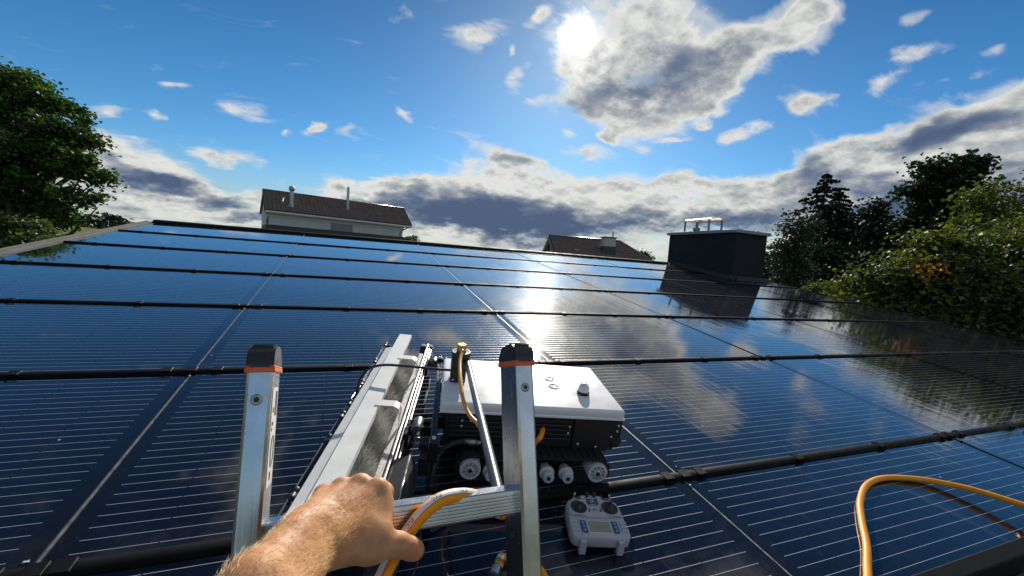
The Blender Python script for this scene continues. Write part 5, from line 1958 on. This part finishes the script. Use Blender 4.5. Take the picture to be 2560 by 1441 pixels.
# the dark belt between them
belt = [
    ('willow_tree', 'grey green airy tree between the chimney and the tall spruce', 22, [lobe(1985, 600, 22, 40, 60), lobe(1960, 640, 22, 34, 36), lobe(2010, 560, 22, 26, 32), lobe(1985, 680, 22, 60, 40)], 150, 24, 0.32, 0.15, M_DUSTY, 1985),
    ('ash_tree', 'slender tree with open twiggy top between spruce and oak', 30, [lobe(2190, 520, 30, 18, 30), lobe(2205, 535, 30, 24, 26), lobe(2165, 540, 30, 26, 12), lobe(2195, 575, 30, 40, 30)], 90, 22, 0.34, 0.22, M_DEEP, 2195),
    ('beech_tree', 'low dark beech directly right of the chimney block', 26, [lobe(1935, 690, 26, 40, 50), lobe(1985, 720, 26, 60, 50), lobe(2040, 680, 25, 70, 70)], 260, 34, 0.45, 0.26, M_DEEP, 1985),
    ('beech_tree', 'dark rounded beech under the small spruce tip', 33, [lobe(2160, 620, 33, 60, 50), lobe(2230, 610, 33, 60, 40), lobe(2200, 680, 32, 110, 70), lobe(2130, 690, 30, 60, 60)], 420, 34, 0.55, 0.32, M_DEEP, 2190),
    ('beech_tree', 'dark beech behind the hazel bush and below the oak', 28, [lobe(2300, 610, 28, 70, 50), lobe(2370, 640, 28, 80, 70), lobe(2280, 680, 27, 90, 70), lobe(2460, 640, 27, 90, 90)], 420, 34, 0.5, 0.30, M_DEEP, 2330),
    ('thorn_bush', 'low green bush against the far right roof edge beside the hazel', 13, [lobe(2080, 730, 13, 34, 16), lobe(2050, 726, 13.5, 26, 12), lobe(2120, 745, 12, 36, 18)], 110, 30, 0.16, 0.11, M_HAZEL, 2085),
]
for nm, lb, dp, lobes_, ncl, per, cr_, lf, mm, px in belt:
    tree(nm, lb, 'bush' if 'bush' in nm else 'tree', foot(px, dp), lobes_, ncl, per, cr_, lf, mm, trunk_r=0.16 if dp > 15 else 0.05, limbs=24, shell=0.25)
# small tree and shrub tips that show over the ridge
tree('garden_tree', 'small round tree top behind the right end of the tiled gable house', 'tree', foot(1606, 55), [lobe(1606, 640, 55, 10, 9), lobe(1616, 648, 55, 9, 8)], 40, 18, 0.4, 0.28, M_DUSTY, trunk_r=0.12, limbs=10)
tree('rose_bush', 'tiny leafy sprig at the right foot of the white house', 'bush', (float(at(1030, 597, 20).x), float(at(1030, 597, 20).y), 2.0), [lobe(1032, 597, 20, 10, 6)], 14, 14, 0.10, 0.09, M_MAPLE, trunk_r=0.03, limbs=6)

# wood on the skyline above the field: one mass
wv, wt = [], []
for k in range(1500):
    a = math.radians(rng.uniform(-47, -6))
    r_ = rng.uniform(255, 330)
    x, y = r_ * math.sin(a), r_ * math.cos(a)
    d = math.degrees(a)
    hh = (5.0 + 1.6 * math.sin(d * 1.7) + 1.0 * math.sin(d * 4.1 + 2)) * (1.0 if d < -22 else max(0.30, 1 - (d + 22) / 10))
    zz_ = float(land_height(np.array([x]), np.array([y]))[0])
    c = np.array((x, y, zz_ + hh * rng.uniform(0.15, 0.9)))
    n = 14
    wv.append(c + rng.normal(0, 1, (n, 3)) * np.array((1.5, 1.5, 1.0)))
    wt.append(np.full(n, rng.uniform(0, 1)))
V_, F_, tt = leaves(np.concatenate(wv), 2.0, 0.3, base_tint=np.concatenate(wt))
fw = mesh_arrays('forest', V_, F_, leaf_material('far_forest_leaf', (0.020, 0.036, 0.030), (0.040, 0.060, 0.045), 0.1), tint=tt)
tag(fw, kind='stuff')
# low hedge strip along the field's near edge
wv = []
for k in range(420):
    a = math.radians(rng.uniform(-34, -22))
    r_ = rng.uniform(60, 66)
    x, y = r_ * math.sin(a), r_ * math.cos(a)
    wv.append(np.array((x, y, float(land_height(np.array([x]), np.array([y]))[0]) + 0.5)) + rng.normal(0, 1, (16, 3)) * 0.4)
V_, F_, tt = leaves(np.concatenate(wv), 0.4, 0.3)
fw = mesh_arrays('field_hedge', V_, F_, M_MAPLE, tint=tt)
tag(fw, kind='stuff')

# ------------------------------------------------------------------ the white house beyond the ridge
M_PLASTER = mat('cream_plaster', (0.66, 0.66, 0.60), 0.9, var=0.05, vscale=1.2, bump=0.1, bscale=60)
M_TILE = mat('brown_tile', (0.125, 0.082, 0.066), 0.30, spec=0.7, var=0.2, vscale=3, rvar=0.12)
M_TRIM = mat('white_trim', (0.62, 0.63, 0.58), 0.6)
M_ZINC = mat('zinc_pipe', (0.38, 0.39, 0.40), 0.35, 0.8, rvar=0.1)
A0 = at(662, 524, 28.0)                     # left end of the eave
FD = Vector((math.sin(math.radians(76.5)), math.cos(math.radians(76.5)), 0))
BD = Vector((-FD.y, FD.x, 0))
q = ray(1030, 557)
# eave length so that its right end is seen at x = 1030
nrm = Vector((q.y, -q.x, 0))
LEN1 = -((A0 - EYE).dot(nrm)) / FD.dot(nrm)
H1 = Matrix(((FD.x, BD.x, 0, A0.x), (FD.y, BD.y, 0, A0.y), (0, 0, 1, 0), (0, 0, 0, 1)))
ZE = A0.z
DEP, RISE = 2.0, 1.42
white_house = thing('white_house', 'cream plastered house with brown tiled roof and two thin metal flues behind the ridge', 'house', H1.copy())
print('house1', LEN1, ZE)
OV = 0.45
g = MB()
wl_ = [Vector((0, OV, 0)), Vector((0, OV, ZE - 0.06)), Vector((0, DEP, ZE + RISE - 0.30)), Vector((0, 2 * DEP - OV, ZE - 0.06)), Vector((0, 2 * DEP - OV, 0))]
g.prism(wl_, ((0.12, 0, 0), (LEN1 - 0.55, 0, 0)))
w1 = g.build('wall', M_PLASTER, white_house)
g = MB()
ang1 = math.atan2(RISE, DEP)
for sgn in (1,):
    g.poly([(0, 0, ZE), (LEN1, 0, ZE), (LEN1 - 0.0, DEP, ZE + RISE), (0, DEP, ZE + RISE)])
    g.poly([(0, 2 * DEP, ZE), (0, DEP, ZE + RISE), (LEN1, DEP, ZE + RISE), (LEN1, 2 * DEP, ZE)])
    g.poly([(0, 0, ZE - 0.10), (0, DEP, ZE + RISE - 0.10), (LEN1, DEP, ZE + RISE - 0.10), (LEN1, 0, ZE - 0.10)])
    g.poly([(0, 2 * DEP, ZE - 0.10), (LEN1, 2 * DEP, ZE - 0.10), (LEN1, DEP, ZE + RISE - 0.10), (0, DEP, ZE + RISE - 0.10)])
roof1 = g.build('roof', M_TILE, white_house, recalc=False)


def tile_sheet(name, length, rise, dep, m, parent, mw, cols, rows, dep0=0.0):
    """Pantiles as one sheet of real relief: each tile rolled across and stepped down the slope."""
    Vt, Ft = [], []
    sub = 4
    cwid = length / cols
    sl = math.hypot(rise, dep)
    ca, sa = dep / sl, rise / sl
    rl = sl / rows
    nx = cols * sub + 1
    for r in range(rows):
        for e in (0, 1):
            for i in range(nx):
                x = i * cwid / sub
                u = (i % sub) / sub
                hgt = 0.035 * (0.5 + 0.5 * math.cos(2 * math.pi * u)) + (0.050 if e == 0 else 0.008)
                s_ = r * rl if e == 0 else (r + 1) * rl + 0.02
                Vt.append((x, s_ * ca - hgt * sa + dep0, s_ * sa + hgt * ca))
        b0 = r * 2 * nx
        for i in range(nx - 1):
            Ft.append((b0 + i, b0 + i + 1, b0 + nx + i + 1, b0 + nx + i))
        # the butt edge of the course
        bb = len(Vt)
        for i in range(nx):
            x, y, z = Vt[b0 + i]
            Vt.append((x, y + 0.045 * sa, z - 0.045 * ca))
        for i in range(nx - 1):
            Ft.append((bb + i, bb + i + 1, b0 + i + 1, b0 + i))
    # keep vertex order simple: rows were appended with their butt strip, so rebuild offsets
    return Vt, Ft


def tiles(name, length, rise, dep, m, parent, mw, cols, rows):
    V_, F_ = [], []
    sub = 4
    nx = cols * sub + 1
    sl = math.hypot(rise, dep)
    ca, sa = dep / sl, rise / sl
    rl = sl / rows
    for r in range(rows):
        b = len(V_)
        jig = rng.normal(0, 0.004, nx)
        for e in (0, 1, 2):
            for i in range(nx):
                x = i * length / (nx - 1)
                u = (i % sub) / sub
                roll = 0.085 * (0.5 + 0.5 * math.cos(2 * math.pi * u)) + jig[i // sub * sub]
                if e == 0:
                    hgt, s_ = roll - 0.010, r * rl
                elif e == 1:
                    hgt, s_ = roll + 0.040, r * rl
                else:
                    hgt, s_ = roll * 0.8 + 0.006, (r + 1) * rl + 0.03
                V_.append((x, s_ * ca - hgt * sa, s_ * sa + hgt * ca))
        for e in (0, 1):
            for i in range(nx - 1):
                p = b + e * nx + i
                F_.append((p, p + 1, p + nx + 1, p + nx))
    o = mesh_arrays(name, V_, F_, m, parent, mw=mw)
    o['kind'] = 'stuff'
    return o


tiles('roof_tiles', LEN1, RISE, DEP, M_TILE, roof1, Matrix.Translation((0, 0, ZE + 0.004)), 38, 11)
g = MB()
g.tube([Vector((-0.02, DEP, ZE + RISE + 0.05)), Vector((LEN1 + 0.02, DEP, ZE + RISE + 0.05))], 0.085, 8)
g.build('ridge_tiles', M_TILE, roof1)
g = MB()
g.box(0.0, LEN1 - 0.02, -0.10, 0.012, ZE - 0.16, ZE - 0.03, bev=0.02)
g.build('gutter', M_TRIM, white_house)
g = MB()
g.box(0.02, LEN1 - 0.05, 0.02, OV - 0.003, ZE - 0.20, ZE - 0.115)
g.box(0.10, LEN1 - 0.50, OV - 0.09, OV - 0.002, ZE - 0.40, ZE - 0.205)
g.build('soffit_board', M_TRIM, white_house)
for x in (-0.03, LEN1 + 0.004):
    g = MB()
    g.prism([Vector((0, 0, ZE - 0.16)), Vector((0, DEP, ZE + RISE - 0.16)), Vector((0, DEP, ZE + RISE + 0.04)), Vector((0, 0, ZE + 0.03))], ((x, 0, 0), (x + 0.025, 0, 0)))
    g.build('verge_board', mat('dark_verge', (0.07, 0.06, 0.055), 0.6), white_house)


def h1x(px, py):
    """Place along the first house's front for a pixel column."""
    q = ray(px, py)
    o = H1.inverted() @ EYE
    d = H1.to_3x3().inverted() @ q
    t = (OV - o.y) / d.y
    p = o + d * t
    return p


for (px, pyb, pyt, r_, capd) in ((728, 515, 466, 0.125, True), (868.5, 523, 470, 0.095, False)):
    q = ray(px, pyb)
    o = H1.inverted() @ EYE
    d = H1.to_3x3().inverted() @ q
    t = ((ZE - o.z) + RISE / DEP * o.y) / (d.z - RISE / DEP * d.y)
    p = o + d * t
    dist = (H1 @ p - EYE).dot(Vector((CAM[0][2], CAM[1][2], CAM[2][2])))
    htop = (pyb - pyt) * dist / FPX
    g = MB()
    g.cyl((p.x, p.y, p.z - 0.1), (p.x, p.y, p.z + htop * (0.78 if capd else 1.0)), r_, n=16)
    if capd:
        T = Matrix.Translation((p.x, p.y, p.z + htop * 0.72))
        g.lathe([(r_ * 0.9, 0.0), (r_ * 1.55, 0.12), (r_ * 1.6, 0.24), (r_ * 1.1, 0.36), (0.0, 0.37)], T, 16)
        g.cyl((p.x, p.y, p.z + htop * .62), (p.x, p.y, p.z + htop * .72), r_ * 0.8, n=12)
    else:
        g.cyl((p.x, p.y, p.z + htop), (p.x, p.y, p.z + htop + 0.05), r_ * 0.75, n=12)
    g.lathe([(r_ * 2.0, -0.10), (r_ * 1.6, 0.06), (r_ * 1.02, 0.12)], Matrix.Translation((p.x, p.y, p.z)), 16)
    g.build('flue', M_ZINC, white_house, 40)
    if capd:
        g = MB()
        pp = Vector((p.x - 0.55, p.y + 0.05, p.z - 0.02))
        g.cyl(pp, pp + Vector((0, 0, 0.42)), 0.06, n=12)
        g.cyl(pp + Vector((0, 0, 0.42)), pp + Vector((0, 0, 0.48)), 0.085, n=12)
        g.build('vent_pipe', M_ZINC, white_house)
# shuttered window
pa, pb = h1x(827, 553), h1x(882, 560)
g = MB()
zt1, zb1 = pa.z, h1x(827, 573).z
g.box(pa.x - 0.04, pb.x + 0.04, OV - 0.02, OV + 0.02, zb1 - 0.55, zt1 + 0.04)
win = g.build('window', M_TRIM, white_house)
M_SLAT = mat('grey_shutter', (0.28, 0.28, 0.29), 0.5, var=0.06)
n_sl = 13
slat_me = None
for k in range(n_sl):
    z = zt1 - (zt1 - zb1 + 0.5) * (k + 0.5) / n_sl
    hh_ = (zt1 - zb1 + 0.5) / n_sl * 0.46
    if slat_me is None:
        g = MB()
        g.box(pa.x, pb.x, -0.012, 0.006, -hh_, hh_, bev=0.006)
        s0_ = g.build('shutter_slat', M_SLAT, win, mw=Matrix.Translation((0, OV - 0.026, z)))
        slat_me = s0_.data
    else:
        link('shutter_slat', slat_me, win, Matrix.Translation((0, OV - 0.026, z)))
# downpipe on the right corner, slots on the left
g = MB()
xr = LEN1 - 0.75
g.tube(smooth_path([Vector((LEN1 - 0.25, -0.03, ZE - 0.14)), Vector((LEN1 - 0.45, 0.15, ZE - 0.30)), Vector((xr, OV - 0.06, ZE - 0.62)), Vector((xr, OV - 0.06, ZE - 1.2)), Vector((xr, OV - 0.06, 0.1))], 5), 0.045, 10)
g.build('downpipe', mat('dark_pipe', (0.20, 0.20, 0.20), 0.5, 0.4), white_house)
g = MB()
for (px, p0_, p1_) in ((670.5, 540, 559), (667, 546, 560)):
    a = h1x(px, p0_)
    b_ = h1x(px, p1_)
    g.box(a.x - 0.03, a.x + 0.03, OV - 0.012, OV + 0.01, b_.z, a.z)
g.build('wall_slot', mat('slot_shadow_gap', (0.12, 0.12, 0.12), 0.8), white_house)
# the flat dark roofed annex in front of it
ra = h1x(657, 563)
rb_ = h1x(1008, 595)
g = MB()
g.box(-0.05, LEN1 - 0.95, -2.2, OV - 0.01, 0.0, ra.z - 0.28)
g.build('annex', M_PLASTER, white_house)
g = MB()
g.box(-0.10, LEN1 - 0.85, -2.25, OV - 0.012, ra.z - 0.27, ra.z - 0.02, bev=0.01)
g.build('annex_parapet', mat('dark_parapet', (0.035, 0.038, 0.038), 0.6, var=0.1), white_house)
g = MB()
tl_ = MB()
ann = g
g.poly([(LEN1 - 0.84, -1.9, ra.z - 0.75), (LEN1 + 0.25, -1.9, ra.z - 0.75), (LEN1 + 0.25, -0.2, ra.z - 0.32), (LEN1 - 0.84, -0.2, ra.z - 0.32)])
g.poly([(LEN1 - 0.84, -0.2, ra.z - 0.32), (LEN1 + 0.25, -0.2, ra.z - 0.32), (LEN1 + 0.25, OV, ra.z - 0.6), (LEN1 - 0.84, OV, ra.z - 0.6)])
lean = g.build('porch_roof', M_TILE, white_house)
tiles('roof_tiles', 1.08, 0.43, 1.7, M_TILE, lean, Matrix.Translation((LEN1 - 0.835, -1.9, ra.z - 0.745)), 5, 6)

# ------------------------------------------------------------------ the gabled house on the right
Dg = 30.0
ap_ = at(1373, 592, Dg)                      # apex of the gable that faces left
az_r = math.radians(104)                     # direction of its ridge
RDv = Vector((math.sin(az_r), math.cos(az_r), 0))
NDv = Vector((-RDv.y, RDv.x, 0))
q = ray(1548, 613)
nrm = Vector((q.y, -q.x, 0))
RL = -((ap_ - EYE).dot(nrm)) / RDv.dot(nrm)
H2 = Matrix(((RDv.x, NDv.x, 0, ap_.x), (RDv.y, NDv.y, 0, ap_.y), (0, 0, 1, 0), (0, 0, 0, 1)))
ZR = ap_.z
HALF, DROP, HIP = 5.2, 2.9, 3.4
gable_house = thing('gabled_house', 'house with dark verge boards, brown tiled roof and pale chimney left of the chimney block', 'house', H2.copy())
print('house2', RL, ZR)
g = MB()
g.prism([Vector((0, -HALF + .5, 0)), Vector((0, -HALF + .5, ZR - DROP)), Vector((0, 0, ZR - 0.18)), Vector((0, HALF - .5, ZR - DROP)), Vector((0, HALF - .5, 0))], ((0.35, 0, 0), (RL - 0.2, 0, 0)))
g.box(RL - 0.19, RL + HIP - 0.5, -HALF + .5, HALF - .5, 0, ZR - DROP - 0.01)
wl2 = g.build('wall', mat('warm_plaster', (0.52, 0.49, 0.42), 0.9, var=0.05, vscale=1.0), gable_house)
g = MB()
g.cyl((0.34, -0.85, ZR - 3.2), (0.34, -0.85, ZR - 0.62), 0.035, n=8)
g.build('gable_pipe', M_ZINC, gable_house)
g = MB()
for z in (0.0, -0.12):
    g.poly([(0, -HALF, ZR - DROP + z), (RL + HIP, -HALF, ZR - DROP + z), (RL, 0, ZR + z), (0, 0, ZR + z)])
    g.poly([(0, HALF, ZR - DROP + z), (0, 0, ZR + z), (RL, 0, ZR + z), (RL + HIP, HALF, ZR - DROP + z)])
    g.poly([(RL + HIP, -HALF, ZR - DROP + z), (RL + HIP, HALF, ZR - DROP + z), (RL, 0, ZR + z)])
roof2 = g.build('roof', M_TILE, gable_house, recalc=False)


def tiles_trap(name, m, parent, mw, cols, rows):
    V_, F_ = [], []
    sub = 3
    sl = math.hypot(DROP, HALF)
    ca, sa = HALF / sl, DROP / sl
    rl = sl / rows
    cw_ = (RL + HIP) / cols
    for r in range(rows):
        xmax = RL + HIP * (1 - r / rows)
        nx = int(xmax / cw_ * sub) + 1
        b = len(V_)
        for e in (0, 1, 2):
            for i in range(nx):
                u = (i % sub) / sub
                roll = 0.085 * (0.5 + 0.5 * math.cos(2 * math.pi * u))
                hgt, s_ = ((roll - .01, r * rl), (roll + .04, r * rl), (roll * .8 + .006, (r + 1) * rl + .03))[e]
                V_.append((i * cw_ / sub, -HALF + s_ * ca - hgt * sa, ZR - DROP + s_ * sa + hgt * ca + 0.004))
        for e in (0, 1):
            for i in range(nx - 1):
                p = b + e * nx + i
                F_.append((p, p + 1, p + nx + 1, p + nx))
    o = mesh_arrays(name, V_, F_, m, parent, mw=mw)
    o['kind'] = 'stuff'


tiles_trap('roof_tiles', M_TILE, roof2, None, 46, 17)
g = MB()
g.tube([Vector((-0.05, 0, ZR + 0.06)), Vector((RL, 0, ZR + 0.06)), Vector((RL + HIP, -HALF, ZR - DROP + 0.06))], 0.10, 8)
g.build('ridge_tiles', M_TILE, roof2)
M_DKB = mat('dark_verge_board', (0.035, 0.035, 0.040), 0.55)
for sg in (-1, 1):
    g = MB()
    g.prism([Vector((0, sg * HALF, ZR - DROP - 0.30)), Vector((0, 0, ZR - 0.34)), Vector((0, 0, ZR + 0.06)), Vector((0, sg * HALF, ZR - DROP + 0.06))], ((-0.04, 0, 0), (-0.003, 0, 0)))
    g.build('verge_board', M_DKB, gable_house)
# its chimney
o = H2.inverted() @ EYE
q = ray(1519, 632)
d = H2.to_3x3().inverted() @ q
sl_ = DROP / HALF
t = ((ZR - o.z) + sl_ * o.y) / (d.z - sl_ * d.y)
p = o + d * t
dist = d.length * t
k_ = t / FPX
g = MB()
wx, wy = 0.40, 0.32
ztop = p.z + 36 * k_
g.box(p.x - wx, p.x + wx, p.y - wy, p.y + wy, p.z + 15 * k_, ztop, bev=0.01)
chm = g.build('chimney', mat('pale_chimney', (0.50, 0.48, 0.44), 0.85, var=0.08), gable_house)
g = MB()
g.box(p.x - wx - 0.03, p.x + wx + 0.03, p.y - wy - 0.03, p.y + wy + 0.03, p.z - 0.6, p.z + 15 * k_ - 0.003, bev=0.01)
g.build('chimney_skirt', mat('dark_cladding', (0.055, 0.05, 0.055), 0.6), chm)
g = MB()
g.box(p.x - wx - 0.06, p.x + wx + 0.06, p.y - wy - 0.06, p.y + wy + 0.06, ztop + 0.003, ztop + 0.07, bev=0.01)
g.build('chimney_cap', M_DKB, chm)
g = MB()
g.cyl((RL - 0.6, -0.2, ZR - 0.2), (RL - 0.6, -0.2, ZR + 0.7), 0.05, n=8)
g.build('vent_pipe', M_ZINC, gable_house)
g = MB()
for (x, y) in ((1.6, -1.6), (1.9, -2.6), (3.0, -4.2)):
    z = ZR - DROP * (-y) / HALF
    g.box(x - 0.18, x + 0.18, y - 0.12, y + 0.12, z + 0.03, z + 0.10, bev=0.01)
g.build('roof_hatch', M_ZINC, roof2)
